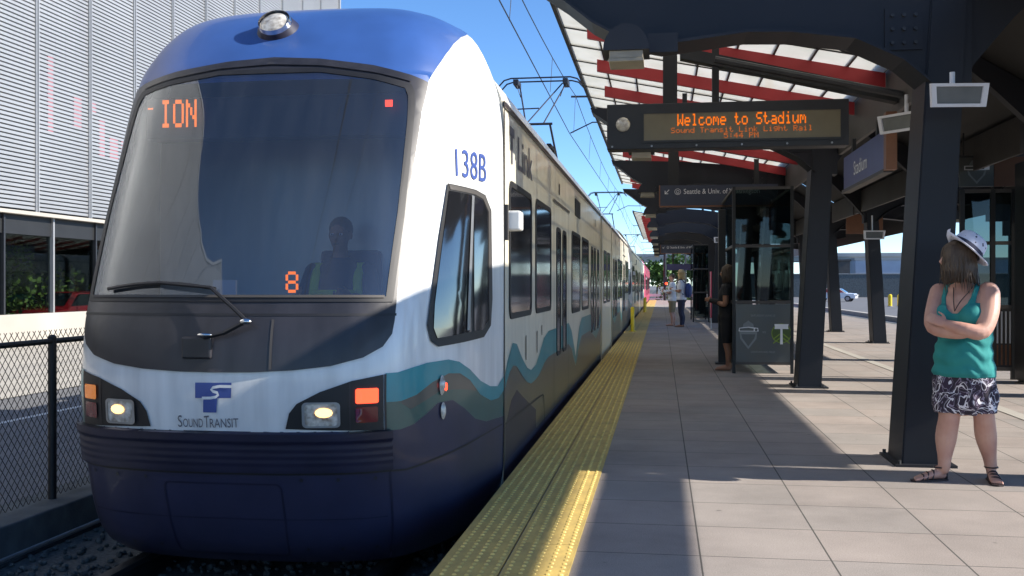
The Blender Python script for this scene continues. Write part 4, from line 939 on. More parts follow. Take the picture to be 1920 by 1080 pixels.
for s in (1, -1):
    F = lambda L: [(a * s, b) for a, b in L]
    patch('green_wave', [F(TZ['grL'][::-1] + [(.507, .56)] + TZ['tealL'])], .003, M['green'], car)
    patch('grey_wave', [F([(.545, .654), (.611, .68), (.671, .736), (.734, .775), (.782, .762), (.824, .708), (.86, .62), (.80, .655), (.751, .67), (.70, .675), (.65, .64), (.59, .60)])], .0038, M['greygreen'], car)
    patch('teal_wave', [F(TZ['tealU'] + TZ['tealL'][::-1])], .0045, M['teal'], car)
    patch('corner_seam', [F([(.505, .5), (.511, .5), (.511, .81), (.505, .81)])], .0055, M['rubber'], car)
    bl = TZ['bodyline']; patch('skirt_seam', [F([(a, b + .006) for a, b in bl] + [(a, b - .006) for a, b in bl[::-1]])], .0065, M['rubber'], car)
    # cab side window
    fr = TZ['side_win']; g1 = TZ['side_glass']; g2 = TZ['side_glass2']
    w_ = patch('cab_side_window', [F(fr)], .010, M['rubber'], car)
    patch('sliding_pane', [F(g1)], .014, M['darkglass'], w_); patch('fixed_pane', [F(g2)], .014, M['darkglass'], w_)
    patch('window_post', [F([(.800, 1.02), (.812, 1.02), (.812, 1.87), (.800, 1.875)])], .020, M['steel'], w_)
    fe = [(.693, 1.92), (.826, 1.912), (.875, 1.893), (.909, 1.80), (.922, 1.21), (.915, 1.035), (.91, 1.035), (.905, 1.21), (.897, 1.79), (.865, 1.867), (.82, 1.885), (.700, 1.89)]
    patch('window_trim', [F(fe)], .0135, M['soffit'], w_)
    patch('side_marker_lamp', [F(circ(.704, .709, .013, 14) if 0 else [(.704 + .011 * math.cos(k * .4488), .709 + .060 * math.sin(k * .4488)) for k in range(14)])], lambda a, b: .012 + .02 * max(0, 1 - ((abs(a) - .704) / .011) ** 2 - ((b - .709) / .06) ** 2), M['headlens'], car, dt=.003, dz=.012)
    patch('red_marker', [F([(.709 + .006 * math.cos(k * .628), .700 + .026 * math.sin(k * .628)) for k in range(10)])], .03, M['ledred'], car)
    patch('side_lamp', [F([(.708 + .010 * math.cos(k * .4488), .556 + .052 * math.sin(k * .4488)) for k in range(14)])], lambda a, b: .012 + .015 * max(0, 1 - ((abs(a) - .708) / .01) ** 2 - ((b - .556) / .052) ** 2), M['headlens'], car, dt=.003, dz=.012)
    # light clusters
    hl = [(.213, .523), (.225, .608), (.248, .66), (.317, .723), (.411, .781), (.502, .809), (.502, .503)]
    lc = patch('light_cluster', [F(hl)], .007, M['rubber'], car)
    hlp = patch('headlight', [F(rr(.271, .369, .540, .660, .012, .018))], .016, M['headlens'], lc, dt=.01, dz=.02)
    patch('headlight_bezel', [F(rr(.264, .376, .531, .669, .014, .022)), F(rr(.272, .368, .541, .659, .012, .018))], .020, M['steel'], hlp, dt=.01, dz=.02)
    patch('headlight_bulb', [F([(.328 + .026 * math.cos(k * .524), .612 + .026 * math.sin(k * .524)) for k in range(12)])], .020, M['headglow'], hlp, dt=.01, dz=.02)
    patch('upper_lamp', [F(rr(.420, .486, .657, .738, .006, .012))], .015, M['ledred'] if s > 0 else M['orlens'], lc, dt=.02, dz=.03)
    patch('lower_lamp', [F(rr(.420, .484, .552, .638, .006, .012))], .014, M['dredlens'], lc, dt=.02, dz=.03)
    patch('cluster_divider', [F([(.402, .51), (.406, .51), (.406, .775), (.402, .775)])], .010, M['mask'], lc)
# windscreen surround (with opening) and glass
patch('windscreen_surround', [MK, GL], lambda a, b: .010, M['mask'], car, dt=.025, dz=.05)
def ring(L, d, e): return [(a * (1 + d), b + (e if b > 1.9 else -e)) for a, b in L]
patch('windscreen_gasket', [ring(GL, .045, .03), GL], .016, M['rubber'], car, dt=.03, dz=.06)
patch('windscreen', [GL], .012, M['glassA'], car, dt=.025, dz=.05)
patch('windscreen_sill', [[(-.49, 1.226), (.49, 1.226), (.488, 1.240), (-.488, 1.240)]], .022, M['soffit'], car)
patch('upper_trim', [[(-.507, 2.545), (-.37, 2.60), (-.19, 2.647), (0, 2.665), (.19, 2.647), (.37, 2.60), (.507, 2.545), (.507, 2.560), (.37, 2.617), (.19, 2.665), (0, 2.683), (-.19, 2.665), (-.37, 2.617), (-.507, 2.560)]], .018, M['mask'], car)
patch('panel_seam', [[(-.53, 1.128), (.53, 1.128), (.53, 1.142), (-.53, 1.142)]], .012, M['rubber'], car)
patch('panel_strip', [[(.165, .845), (.173, .845), (.171, 1.11), (.163, 1.11)]], .013, M['soffit'], car)
# bumper with ribs
def bump(a, b): return .028 + .0013 * math.cos((b - .30) * 2 * math.pi / .038) * (.31 < b < .44) + (.010 if b > .455 else 0)
patch('bumper', [[(-.545, .283), (.520, .283), (.520, .503), (-.545, .503)]], bump, M['navy2'], car, dt=.05, dz=.0095)
patch('bumper_top', [[(-.545, .500), (.520, .500), (.520, .506), (-.545, .506)]], lambda a, b: .04 if b < .503 else .0, M['navy2'], car, dt=.05, dz=.003)
patch('bumper_groove', [[(-.55, .265), (.52, .265), (.52, .283), (-.55, .283)]], .010, M['rubber'], car, dt=.05)
# emblem and lettering
lg = patch('transit_emblem', [[(-.062, .686), (.05, .689), (.052, .772), (-.062, .770)]], .006, M['num'], car)
patch('emblem_stem', [[(-.038, .608), (.004, .609), (.008, .689), (-.036, .687)]], .006, M['num'], lg)
st = [(.054, .751), (.016, .752), (-.004, .745), (-.010, .733), (-.004, .724), (.008, .718), (.011, .706), (.004, .694), (-.012, .688), (-.040, .687)]
def stroke(L, w):
    up, dn = [], []
    for i, (a, b) in enumerate(L):
        p, q = L[max(i - 1, 0)], L[min(i + 1, len(L) - 1)]; dx, dy = (q[0] - p[0]) * 2.0, q[1] - p[1]; l = math.hypot(dx, dy); nx, ny = -dy / l, dx / l
        up.append((a + nx * w / 2.0, b + ny * w)); dn.append((a - nx * w / 2.0, b - ny * w))
    return up + dn[::-1]
patch('emblem_curve', [stroke(st, .0075)], .0085, M['white'], lg)
def surf_text(name, body, quad, off, m, parent, bold=False, S=SF, ref=NREF):
    me = text_mesh(body, 1, 'LEFT', 0, bold); x1 = max(v.co.x for v in me.vertices); y1 = max(v.co.y for v in me.vertices); x0 = min(v.co.x for v in me.vertices)
    (a, b, c, d) = quad
    for v in me.vertices:
        u = (v.co.x - x0) / (x1 - x0); w = v.co.y / y1
        t = (a[0] * (1 - u) + b[0] * u) * (1 - w) + (d[0] * (1 - u) + c[0] * u) * w; z = (a[1] * (1 - u) + b[1] * u) * (1 - w) + (d[1] * (1 - u) + c[1] * u) * w
        v.co = Vector(S(t, z)) + snorm(S, t, z, ref) * off
    return link(name, me, m, parent)
surf_text('operator_lettering', 'S', [(-.120, .526), (-.106, .526), (-.106, .592), (-.120, .588)], .007, M['greytxt'], lg)
surf_text('operator_lettering', 'OUND', [(-.103, .526), (-.040, .526), (-.040, .575), (-.103, .572)], .007, M['greytxt'], lg)
surf_text('operator_lettering', 'T', [(-.036, .526), (-.020, .526), (-.020, .592), (-.036, .588)], .007, M['greytxt'], lg)
surf_text('operator_lettering', 'RANSIT', [(-.018, .526), (.071, .530), (.071, .580), (-.018, .575)], .007, M['greytxt'], lg)
surf_text('fleet_number', '138B', [(.728, 1.985), (.886, 1.985), (.886, 2.172), (.716, 2.160)], .006, M['num'], car)
# panel gaps, fasteners and coupler cover on the skirt
for s in (-1, 1):
    patch('skirt_gap', [[(s * .515 - .003, -.28), (s * .515 + .003, -.28), (s * .515 + .003, .262), (s * .515 - .003, .262)]], .006, M['navy2'], car)
patch('coupler_cover_gap', [rr(-.19, .19, -.235, .215, .02, .04), rr(-.184, .184, -.225, .205, .018, .035)], .006, M['navy2'], car)
for a in (-.47, -.36, -.25, .25, .36, .47):
    for b in (.235, -.18):
        patch('fastener', [[(a + .006 * math.cos(k * 1.047), b + .012 * math.sin(k * 1.047)) for k in range(6)]], .008, M['mask'], car)
patch('lower_gap', [[(-.5, .0), (.5, .0), (.5, .006), (-.5, .006)]], .0062, M['navy2'], car)
# wiper
def on(t, z, o): return Vector(SF(t, z)) + snorm(SF, t, z, NREF) * o
bm = bmesh.new(); tube(bm, [on(a, b, .035) for a, b in spline2([(-.40, 1.268), (-.25, 1.292), (-.12, 1.298), (-.02, 1.262)], 6)] if 'spline2' in globals() else [on(-.40 + .38 * k / 12, 1.268 + .032 * math.sin(math.pi * k / 12), .035) for k in range(13)], .011, 6)
tube(bm, [on(-.21, 1.297, .05), on(-.03, 1.266, .06), on(.055, 1.15, .07), on(.100, 1.085, .07)], .011, 6)
tube(bm, [on(.100, 1.085, .07), on(.03, 1.03, .05), on(-.03, 1.005, .05)], .013, 6)
wp = link('wiper', bm, M['rubber'], car)
bm = bmesh.new(); ellipsoid(bm, on(.098, 1.082, .075), (.035, .02, .018)); ellipsoid(bm, on(-.026, 1.018, .06), (.045, .02, .012)); link('wiper_pivot', bm, M['chrome'], wp, True)
boxes('wiper_motor_cover', [((XC - .19, 5.20, .90), (XC - .02, 5.27, 1.02))], M['mask'], wp, bevel=.01)
# roof headlamp
c = Vector(SF(-.043, 2.955)); n = Vector((0, -.80, .60))
bm = bmesh.new(); rot = n.to_track_quat('Z', 'Y').to_matrix().to_4x4()
bmesh.ops.create_cone(bm, cap_ends=True, segments=28, radius1=.145, radius2=.112, depth=.07, matrix=Matrix.Translation(c + n * .02) @ rot); rl = link('roof_headlamp', bm, M['navy2'], car, True, 40)
bm = bmesh.new(); bmesh.ops.create_cone(bm, cap_ends=False, segments=28, radius1=.112, radius2=.104, depth=.04, matrix=Matrix.Translation(c + n * .065) @ rot); link('lamp_ring', bm, M['chrome'], rl, True)
bm = bmesh.new(); ellipsoid(bm, c + n * .055, (.104, .104, .035), 20, 10, rot); link('lamp_glass', bm, M['headlens'], rl, True)
bm = bmesh.new(); ellipsoid(bm, c + n * .085 + Vector((-.01, 0, -.02)), (.022, .022, .012), 12, 8, rot); link('lamp_bulb', bm, M['headglow'], rl, True)
# camera pod beside the cab
boxes('mirror_pod', [((-1.105, 7.10, 1.69), (-.985, 7.26, 1.83))], M['white'], car, bevel=.015)
boxes('pod_bracket', [((-1.12, 7.06, 1.62), (-1.07, 7.10, 1.87))], M['soffit'], car)
# driver's cab interior
boxes('dashboard', [((XC - .95, 5.72, .95), (XC + .95, 6.12, 1.16))], M['signbox'], car, bevel=.03)
boxes('cab_floor', [((XC - .85, 6.0, .30), (XC + .85, 8.3, .34))], M['dark'], car)
boxes('cab_bulkhead', [((XC - 1.2, 8.25, .3), (XC + 1.2, 8.3, 2.7))], M['seatm'], car)
boxes('bulkhead_reflection', [((XC - .30, 7.9, .34), (XC - .24, 7.96, 2.5)), ((XC + .15, 8.0, .34), (XC + .21, 8.06, 2.5)), ((XC + .80, 7.3, .34), (XC + .85, 7.36, 2.5))], M['steel'], car)  # pale poles added in place of upright reflections in the windscreen
boxes('driver_seat', [((-2.42, 6.55, .8), (-1.98, 7.0, .92)), ((-2.42, 6.98, .85), (-1.98, 7.08, 1.55)), ((-2.28, 6.7, .34), (-2.12, 6.86, .8))], M['seatm'], car, bevel=.03)
boxes('sign_case', [((XC - .88, 6.12, 2.24), (XC + .88, 6.30, 2.50))], M['signbox'], car)
boxes('paper_notice', [((-2.60, 5.62, 1.165), (-2.46, 5.64, 1.33))], M['signtext'], car)
place_dots('destination_lettering', 'ION', M['amberbright'], car, (-3.045, 6.08, 2.395), (1, 0, 0), (0, 0, 1), .245, .175, 1.0)
place_dots('destination_dash', '-', M['amberbright'], car, (-3.235, 6.08, 2.43), (1, 0, 0), (0, 0, 1), .035, .07, 1.0)
place_dots('run_number', '8', M['amberbright'], car, (-2.06, 5.47, 1.318), (1, 0, 0), (0, 0, 1), .075, .12, 1.0)
boxes('red_indicator', [((-1.680, 6.05, 2.40), (-1.635, 6.06, 2.44))], M['ledred'], car)
boxes('coupler_gate', [((XC - .3, 5.75, -.30), (XC + .3, 6.2, -.2))], M['rubber'], car)
# ---- straight body sections
CS = [(1.20, -.24), (1.29, -.14), (1.30, 0), (1.30, 2.50), (1.285, 2.62), (1.23, 2.75), (1.10, 2.87), (.80, 2.97), (0, 3.0)]
CSF = [(XC + a, b) for a, b in CS] + [(XC - a, b) for a, b in CS[::-1][1:]]
def section(name, ya, yb, m):
    bm = bmesh.new(); A = [bm.verts.new((x, ya, z)) for x, z in CSF]; B = [bm.verts.new((x, yb, z)) for x, z in CSF]; k = len(CSF)
    for i in range(k - 1): bm.faces.new((A[i], A[i + 1], B[i + 1], B[i]))
    bm.faces.new((A[-1], A[0], B[0], B[-1])); bm.faces.new(A); bm.faces.new(B[::-1]); bmesh.ops.recalc_face_normals(bm, faces=bm.faces)
    return link(name, bm, m, car, True, 35)
mirY = lambda y: 2 * YM - y
secs = [(7.05, 18.55), (19.0, mirY(19.0)), (mirY(18.55), mirY(7.05))]
for a, b in secs: section('body_section', a, b, M['cream'])
for a, b in ((18.55, 19.0), (mirY(19.0), mirY(18.55))):
    bm = bmesh.new(); n = 6
    for k in range(n):
        y = a + (b - a) * k / n; sc_ = .965 if k % 2 else .985
        pr = [(XC + (x - XC) * sc_, z - .03) for x, z in CSF]; prism(bm, pr, 'y', y, y + (b - a) / n - .002)
    link('bellows', bm, M['rubber'], car)
XS_ = -1.10
def SR(y, z): return (XS_, y, z)
def SL(y, z): return (2 * XC - XS_, y, z)
RREF = Vector((XC, 20, 1.2))
class _R: pass
def sidepatch(name, loops, off, m, parent, both=True, rear=True):
    """flat paint or fitting on the car side, repeated for the other side and the mirrored rear half (each its own part)"""
    out = None
    for S in ((SR, SL) if both else (SR,)):
        for mr in ((0, 1) if rear else (0,)):
            bm = bmesh.new()
            for lp in loops:
                vs = [bm.verts.new((mirY(a) if mr else a, b, 0)) for a, b in lp]
                for i in range(len(vs)): bm.edges.new((vs[i], vs[(i + 1) % len(vs)]))
            bmesh.ops.triangle_fill(bm, use_beauty=True, edges=bm.edges[:])
            sg = 1 if S is SR else -1
            for v in bm.verts: x, y, z = S(v.co.x, v.co.y); v.co = Vector((x + sg * off, y, z))
            for f in bm.faces:
                f.normal_update()
                if f.normal.x * sg < 0: f.normal_flip()
            o = link(name, bm, m, parent); out = out or o
    return out
wavU = [(7.10, .66), (7.3, .79), (7.5, .87), (7.7, .85), (8.0, .72), (8.3, .62), (8.55, .58), (8.9, .60), (9.2, .69), (9.5, .80), (9.9, .85), (12.1, .85), (12.5, .74), (12.8, .56), (13.1, .38), (13.4, .56), (13.7, .74), (14.1, .85), (15.8, .85), (16.5, .70), (17.2, .55), (17.8, .66), (18.54, .84)]
wavL = [(7.10, .57), (7.3, .66), (7.5, .70), (7.7, .68), (8.0, .58), (8.3, .50), (8.55, .465), (8.9, .47), (9.2, .50), (9.5, .56), (9.9, .60), (12.1, .60), (12.5, .52), (12.8, .38), (13.1, .26), (13.4, .38), (13.7, .52), (14.1, .60), (15.8, .60), (16.5, .50), (17.2, .40), (17.8, .48), (18.54, .60)]
sidepatch('grey_wave', [wavL + [(18.54, -.02), (7.10, -.02)]], .0025, M['greygreen'], car)
sidepatch('teal_wave', [wavU + wavL[::-1]], .004, M['teal'], car)
sidepatch('skirt_band', [[(7.10, -.14), (18.54, -.14), (18.54, .04), (7.10, .04)]], .004, M['navy'], car)
sidepatch('violet_wave', [[(7.12, .30), (7.4, .45), (7.7, .50), (8.0, .42), (8.4, .32), (8.9, .20), (8.9, .04), (7.12, .04)]], .0032, M['navy2'], car)
sidepatch('hatch_seam', [[(7.1, .325), (9.4, .290), (9.5, .26), (9.56, .0), (9.53, .0), (9.47, .25), (9.38, .275), (7.1, .310)]], .006, M['rubber'], car)
for y, za, zb in ((8.22, .69, .89), (8.97, .70, .895), (9.33, .84, .93)): sidepatch('grab_slot', [[(y - .02, za), (y + .02, za), (y + .02, zb), (y - .02, zb)]], .006, M['rubber'], car)
for y in (10.40, 12.03, 18.45): sidepatch('body_seam', [[(y - .008, -.1), (y + .008, -.1), (y + .008, 2.15), (y - .008, 2.15)]], .0055, M['rubber'], car)
sidepatch('door_header', [[(10.30, 2.16), (12.15, 2.16), (12.15, 2.19), (10.30, 2.19)]], .012, M['soffit'], car)
def win(y0, y1, z0, z1, name='side_window', ra=.10, par=None):
    for S, sg in ((SR, 1), (SL, -1)):
        for mr in (0, 1):
            if mr and y0 < YM < y1: continue
            a, b = (mirY(y1), mirY(y0)) if mr else (y0, y1)
            x = S(0, 0)[0]; f = rr(a, b, z0, z1, ra, ra); g = rr(a + .045, b - .045, z0 + .045, z1 - .045, ra * .7, ra * .7)
            bm = bmesh.new(); xo = x + sg * .010; xi = x - sg * .0
            F_ = [bm.verts.new((xo, p, q)) for p, q in f]; G_ = [bm.verts.new((xo, p, q)) for p, q in g]; H_ = [bm.verts.new((x + sg * .004, p, q)) for p, q in g]; K_ = [bm.verts.new((xi, p, q)) for p, q in f]
            n = len(F_)
            for i in range(n):
                j = (i + 1) % n
                for P, Q in ((F_, G_), (G_, H_), (K_, F_)): bm.faces.new((P[i], P[j], Q[j], Q[i]))
            bmesh.ops.recalc_face_normals(bm, faces=bm.faces); o = link(name, bm, M['rubber'], car)
            bm = bmesh.new(); fc = bm.faces.new([bm.verts.new((x + sg * .0045, p, q)) for p, q in g]); fc.normal_update()
            if fc.normal.x * sg < 0: fc.normal_flip()
            link('pane', bm, M['darkglass'], o)
win(7.30, 8.58, 1.05, 2.07); win(8.86, 10.12, 1.05, 2.07); win(12.50, 13.82, .95, 1.98); win(14.12, 15.42, .95, 1.98)
win(19.55, YM - .15, .95, 1.98)
for a, b in ((10.66, 11.12), (11.32, 11.78), (15.98, 16.44), (16.66, 17.12), (17.5, 18.0)): win(a, b, .55, 1.92, 'door_window', .09)
# wordmark on the upper side
for (a, b, z0, z1) in ((7.32, 7.56, 2.40, 2.47),): sidepatch('side_emblem', [[(a, z0), (b, z0), (b, z1), (a, z1)], ], .005, M['greytxt'], car, rear=False)
sidepatch('side_emblem_stem', [[(7.40, 2.20), (7.48, 2.20), (7.48, 2.41), (7.40, 2.41)]], .005, M['greytxt'], car, rear=False)
me = text_mesh('Link', 1, 'LEFT', 0, True); x1 = max(v.co.x for v in me.vertices)
for v in me.vertices: v.co = Vector((XS_ + .006, 7.72 + v.co.x / x1 * .92, 2.20 + v.co.y * .36))
link('wordmark', me, M['greytxt'], car)
for y in (10.9, 16.9): sidepatch('speaker_grille', [[(y, 2.28), (y + .10, 2.28), (y + .10, 2.40), (y, 2.40)]], .008, M['rubber'], car, rear=True)
boxes('side_display', [((-1.11, 13.0, 2.2), (-1.09, 13.8, 2.42))], M['signbox'], car)
sidepatch('cab_joint', [[(7.03, -.2), (7.075, -.2), (7.075, 2.6), (7.03, 2.6)]], .0075, M['rubber'], car)
# gutters, roof equipment, bogies
for sg in (1, -1):
    L = [((XC + sg * 1.295 - .012, a + .02, 2.565), (XC + sg * 1.295 + .012, b - .02, 2.60)) for a, b in secs]; boxes('gutter', L, M['mask'], car)
boxes('roof_unit', [((XC - .72, a, 2.96), (XC + .72, b, 3.32)) for a, b in ((9.2, 12.4), (13.6, 16.8), (24.6, 27.8), (28.9, 32.1))], M['silver'], car, bevel=.05)
bm = bmesh.new(); tube(bm, [(XC + .85, 14.6, 2.95), (XC + .85, 14.6, 3.25)], .015, 6); box(bm, (XC + .80, 14.2, 3.25), (XC + .86, 15.0, 3.30)); link('antenna', bm, M['wire'], car)
for y in (9.6, YM, mirY(9.6)):
    for s in (-1, 1):
        for dy in (-.95, .95):
            bm = bmesh.new(); bmesh.ops.create_cone(bm, cap_ends=True, segments=24, radius1=.33, radius2=.33, depth=.12, matrix=Matrix.Translation((XC + s * .7525, y + dy, -.03 - .0)) @ Matrix.Rotation(R(90), 4, 'Y')); link('wheel', bm, M['darksteel'], car, True, 40)
    boxes('bogie', [((XC - .9, y - 1.3, -.2), (XC + .9, y + 1.3, .05))], M['rubber'], car)
# rear cab: mirrored copies of the shell parts
for o in list(car.children):
    if o.name.split('.')[0] in ('cab_shell', 'roof_cap', 'cab_skirt', 'windscreen_surround'):
        me = o.data.copy(); k = bpy.data.objects.new(o.name.split('.')[0], me); col.objects.link(k); k.parent = car; k.matrix_parent_inverse = o.matrix_parent_inverse.copy()
        for v in me.vertices: v.co.y = mirY(v.co.y)
        me.flip_normals()
patch('windscreen_rear', [GL], .012, M['darkglass'], car, S=lambda t, z: (SF(t, z)[0], mirY(SF(t, z)[1]), z), ref=Vector((XC, mirY(8.2), 1.1))).name = 'windscreen'
# pantograph
def pantograph(y, zt=5.5):
    p = link('pantograph', (lambda bm: (box(bm, (XC - .55, y - .7, 3.06), (XC + .55, y - .62, 3.14)), box(bm, (XC - .55, y + .62, 3.06), (XC + .55, y + .7, 3.14)), bm)[2])(bmesh.new()), M['wire'], car)
    bm = bmesh.new()
    for s in (-.5, .5):
        for dy in (-.66, .66): tube(bm, [(XC + s, y + dy, 2.98), (XC + s, y + dy, 3.2)], .05, 8)
    tube(bm, [(XC - .4, y + .6, 3.2), (XC - .25, y - .75, 4.45)], .024, 6); tube(bm, [(XC + .4, y + .6, 3.2), (XC + .25, y - .75, 4.45)], .022, 6)
    tube(bm, [(XC - .3, y - .75, 4.45), (XC + .3, y - .75, 4.45)], .026, 6); link('lower_arm', bm, M['wire'], p)
    bm = bmesh.new(); tube(bm, [(XC - .22, y - .75, 4.45), (XC + .42, y, zt - .12)], .015, 6); tube(bm, [(XC + .12, y - .75, 4.45), (XC + .50, y, zt - .12)], .016, 6); tube(bm, [(XC - .22, y - .75, 4.45), (XC - .45, y, zt - .12)], .016, 6)
    tube(bm, [(XC - .55, y - .9, 4.72), (XC + .05, y - .85, 4.74)], .014, 6); link('upper_arm', bm, M['wire'], p)
    bm = bmesh.new()
    for dy in (-.19, .19): tube(bm, [(XC - .86, y + dy, zt - .20), (XC - .74, y + dy, zt - .07), (XC - .6, y + dy, zt - .03), (XC + .6, y + dy, zt - .03), (XC + .74, y + dy, zt - .07), (XC + .86, y + dy, zt - .20)], .016, 6)
    for s in (-.5, .5): box(bm, (XC + s - .05, y - .24, zt - .16), (XC + s + .05, y + .24, zt - .06)); tube(bm, [(XC + s, y - .2, zt - .12), (XC + s * .8, y - .2, zt - .42)], .008, 5)
    link('collector_head', bm, M['wire'], p)
    return p
pantograph(20.4)
# ---- second and third cars: copies of the car without the cab fittings too small to see
SKIP = ('operator', 'fleet', 'wiper', 'destination', 'run_number', 'red_indicator', 'driver_seat', 'paper', 'transit', 'wordmark', 'bulkhead', 'dashboard', 'sign_case', 'cab_floor', 'cab_liner')
def copy_car(dy, label):
    r = car.copy(); col.objects.link(r); r.location = car.location + Vector((0, dy, 0)); r['label'] = label
    for ch in list(car.children):
        if ch.name.startswith(SKIP): continue
        copy_tree(ch, r)
    return r
car2 = copy_car(LC + .7, 'second light rail car, coupled behind the front car, partly in bright sun')
car3 = copy_car(2 * (LC + .7), 'last light rail car wrapped in pink-red at the far end of the train')
for ch in car3.children:
    n = ch.name.split('.')[0]
    if n in ('body_section', 'cab_shell', 'roof_cap', 'windscreen_surround', 'teal_wave', 'grey_wave', 'cab_skirt', 'green_wave'):
        ch.data = ch.data.copy(); ch.data.materials.clear(); ch.data.materials.append(M['pink'])
for cc in (car2, car3):
    for ch in cc.children:
        if ch.name.startswith('windscreen') and ch.data.materials[0] == M['glassA']: ch.data = ch.data.copy(); ch.data.materials[0] = M['darkglass']
        if ch.name.startswith('pantograph') and cc is car2: ch.location.y -= 6.5
# ---- overhead line
ow = thing('overhead_wire', (XC, 28, 5.5), 'overhead contact and messenger wires above the train', 'overhead wire')
PY = [-22, 4, 28, 58, 90, 125, 160]
bm = bmesh.new(); tube(bm, [(XC + (.15 if k % 2 else -.12), y, 5.52) for k, y in enumerate(PY)], .011, 5); link('contact_wire', bm, M['wire'], ow)
def mz(y):
    for a, b in zip(PY, PY[1:]):
        if a <= y <= b: u = (y - a) / (b - a); return 6.55 - 4 * .38 * u * (1 - u)
bm = bmesh.new(); tube(bm, [(XC + .05, y, mz(y)) for y in [-22 + k * 2 for k in range(92)] if y <= 160], .010, 5); link('messenger_wire', bm, M['wire'], ow)
bm = bmesh.new()
bm.free()
for y in range(-20, 160, 6):
    bm = bmesh.new(); tube(bm, [(XC, y, 5.52), (XC + .05, y, mz(y))], .006, 4); link('dropper', bm, M['wire'], ow)
bm = bmesh.new(); tube(bm, [(XC + .9, y, 6.9 - .0) for y in (-22, 160)], .009, 5); link('feeder_wire', bm, M['wire'], ow)
for k, y in enumerate(PY[2:]):
    t = thing('catenary_mast', (2.9, y + .3, 0), ['catenary mast rising through the gap between the canopies', 'catenary mast standing inside the far canopy', 'catenary mast at the platform end', 'catenary mast beyond the platform end', 'farthest catenary mast before the overpass'][k], 'mast', 'catenary masts')
    zb = 0 if y < 90 else -.5
    bm = bmesh.new(); tube(bm, [(2.9, y + .3, zb), (2.9, y + .3, 7.6)], [.13, .10], 10); link('pole', bm, M['darksteel'], t, True, 40)
    bm = bmesh.new(); tube(bm, [(2.9, y + .3, 6.5), (XC - .1, y + .3, 6.58)], .03, 6); tube(bm, [(2.9, y + .3, 7.4), (XC + .6, y + .3, 6.6)], .012, 5); tube(bm, [(2.9, y + .3, 5.75), (XC + .5, y + .3, 5.85), (XC - .12, y + .3, 5.56)], .02, 6); tube(bm, [(-.2, y + .3, 5.80), (XC + 1.2, y + .3, 6.5)], .018, 6); link('bracket_arm', bm, M['wire'], t)
# ================================================================ people
def fused(bm, voxel, smooth=4):
    """closed lofts -> one continuous skin"""
    me = bpy.data.meshes.new('tmp'); bmesh.ops.recalc_face_normals(bm, faces=bm.faces); bm.to_mesh(me); bm.free()
    o = bpy.data.objects.new('tmp', me); col.objects.link(o)
    m = o.modifiers.new('r', 'REMESH'); m.mode = 'VOXEL'; m.voxel_size = voxel
    s = o.modifiers.new('s', 'SMOOTH'); s.factor = .5; s.iterations = smooth
    dg = bpy.context.evaluated_depsgraph_get(); dg.update()
    out = bpy.data.meshes.new_from_object(o.evaluated_get(dg), depsgraph=dg); bpy.data.objects.remove(o); bpy.data.meshes.remove(me)
    return out
def garment(me, keep, off, name, m, parent, X):
    """cloth: the part of the body surface chosen by keep(), lifted off along its normals, with a rim"""
    bm = bmesh.new(); bm.from_mesh(me); bm.normal_update()
    bmesh.ops.delete(bm, geom=[f for f in bm.faces if not keep(f.calc_center_median())], context='FACES')
    for _ in range(2):
        for v in [v for v in bm.verts if v.is_boundary]:
            nb = [e.other_vert(v) for e in v.link_edges if e.is_boundary]
            if len(nb) == 2: v.co = v.co * .5 + (nb[0].co + nb[1].co) * .25
    nr = {v: v.normal.copy() for v in bm.verts}
    for v in bm.verts: v.co += nr[v] * (off(v.co) if callable(off) else off)
    bnd = [e for e in bm.edges if e.is_boundary]
    r = bmesh.ops.extrude_edge_only(bm, edges=bnd)
    for g in r['geom']:
        if isinstance(g, bmesh.types.BMVert):
            src = [e.other_vert(g) for e in g.link_edges if e.other_vert(g) in nr]
            if src: g.co -= nr[src[0]] * .012
    bmesh.ops.transform(bm, matrix=X, verts=bm.verts)
    return link(name, bm, m, parent, True)
def limb(bm, pts, rad, side=None, seg=14, n=4):
    P = spline(pts, n); k = len(pts) - 1; Rr = []
    for i in range(len(P)):
        u = min(i / n, k - 1e-6); a = int(u); f = u - a; A, B = rad[a], rad[a + 1]
        A = A if isinstance(A, tuple) else (A, A); B = B if isinstance(B, tuple) else (B, B); f = f * f * (3 - 2 * f)
        Rr.append((A[0] + (B[0] - A[0]) * f, A[1] + (B[1] - A[1]) * f))
    tube(bm, P, Rr, seg, side=side); 
    ellipsoid(bm, P[0], (max(Rr[0]) * .97,) * 3, 10, 8); ellipsoid(bm, P[-1], (min(Rr[-1]) * .97,) * 3, 10, 8)
def hand(bm, wrist, d, palm_n, s=1.0, curl=.5, thumb=1):
    """palm, four unequal curled fingers and a thumb from the side of the palm"""
    d = Vector(d).normalized(); n = Vector(palm_n); n = (n - d * n.dot(d)).normalized(); sd = d.cross(n)
    w = Vector(wrist); tube(bm, [w, w + d * .03 * s, w + d * .085 * s], [(.026 * s, .016 * s), (.037 * s, .015 * s), (.040 * s, .012 * s)], 10, side=sd)
    for k, L in enumerate((.068, .076, .070, .056)):
        b = w + d * .082 * s + sd * (.030 - .020 * k) * s; pts = [b]; dd = d.copy()
        for q in range(3):
            dd = (dd + n * curl * (.45 + .25 * q)).normalized(); pts.append(pts[-1] + dd * L * s * (.42, .33, .25)[q])
        tube(bm, pts, [.0088 * s, .0082 * s, .0075 * s, .0058 * s], 7)
    b = w + d * .025 * s + sd * .032 * s * thumb
    tube(bm, [b, b + (d * .6 + sd * .6 * thumb + n * .2) * .035 * s, b + (d * 1.3 + sd * .7 * thumb + n * .5) * .045 * s], [.011 * s, .0095 * s, .007 * s], 7)
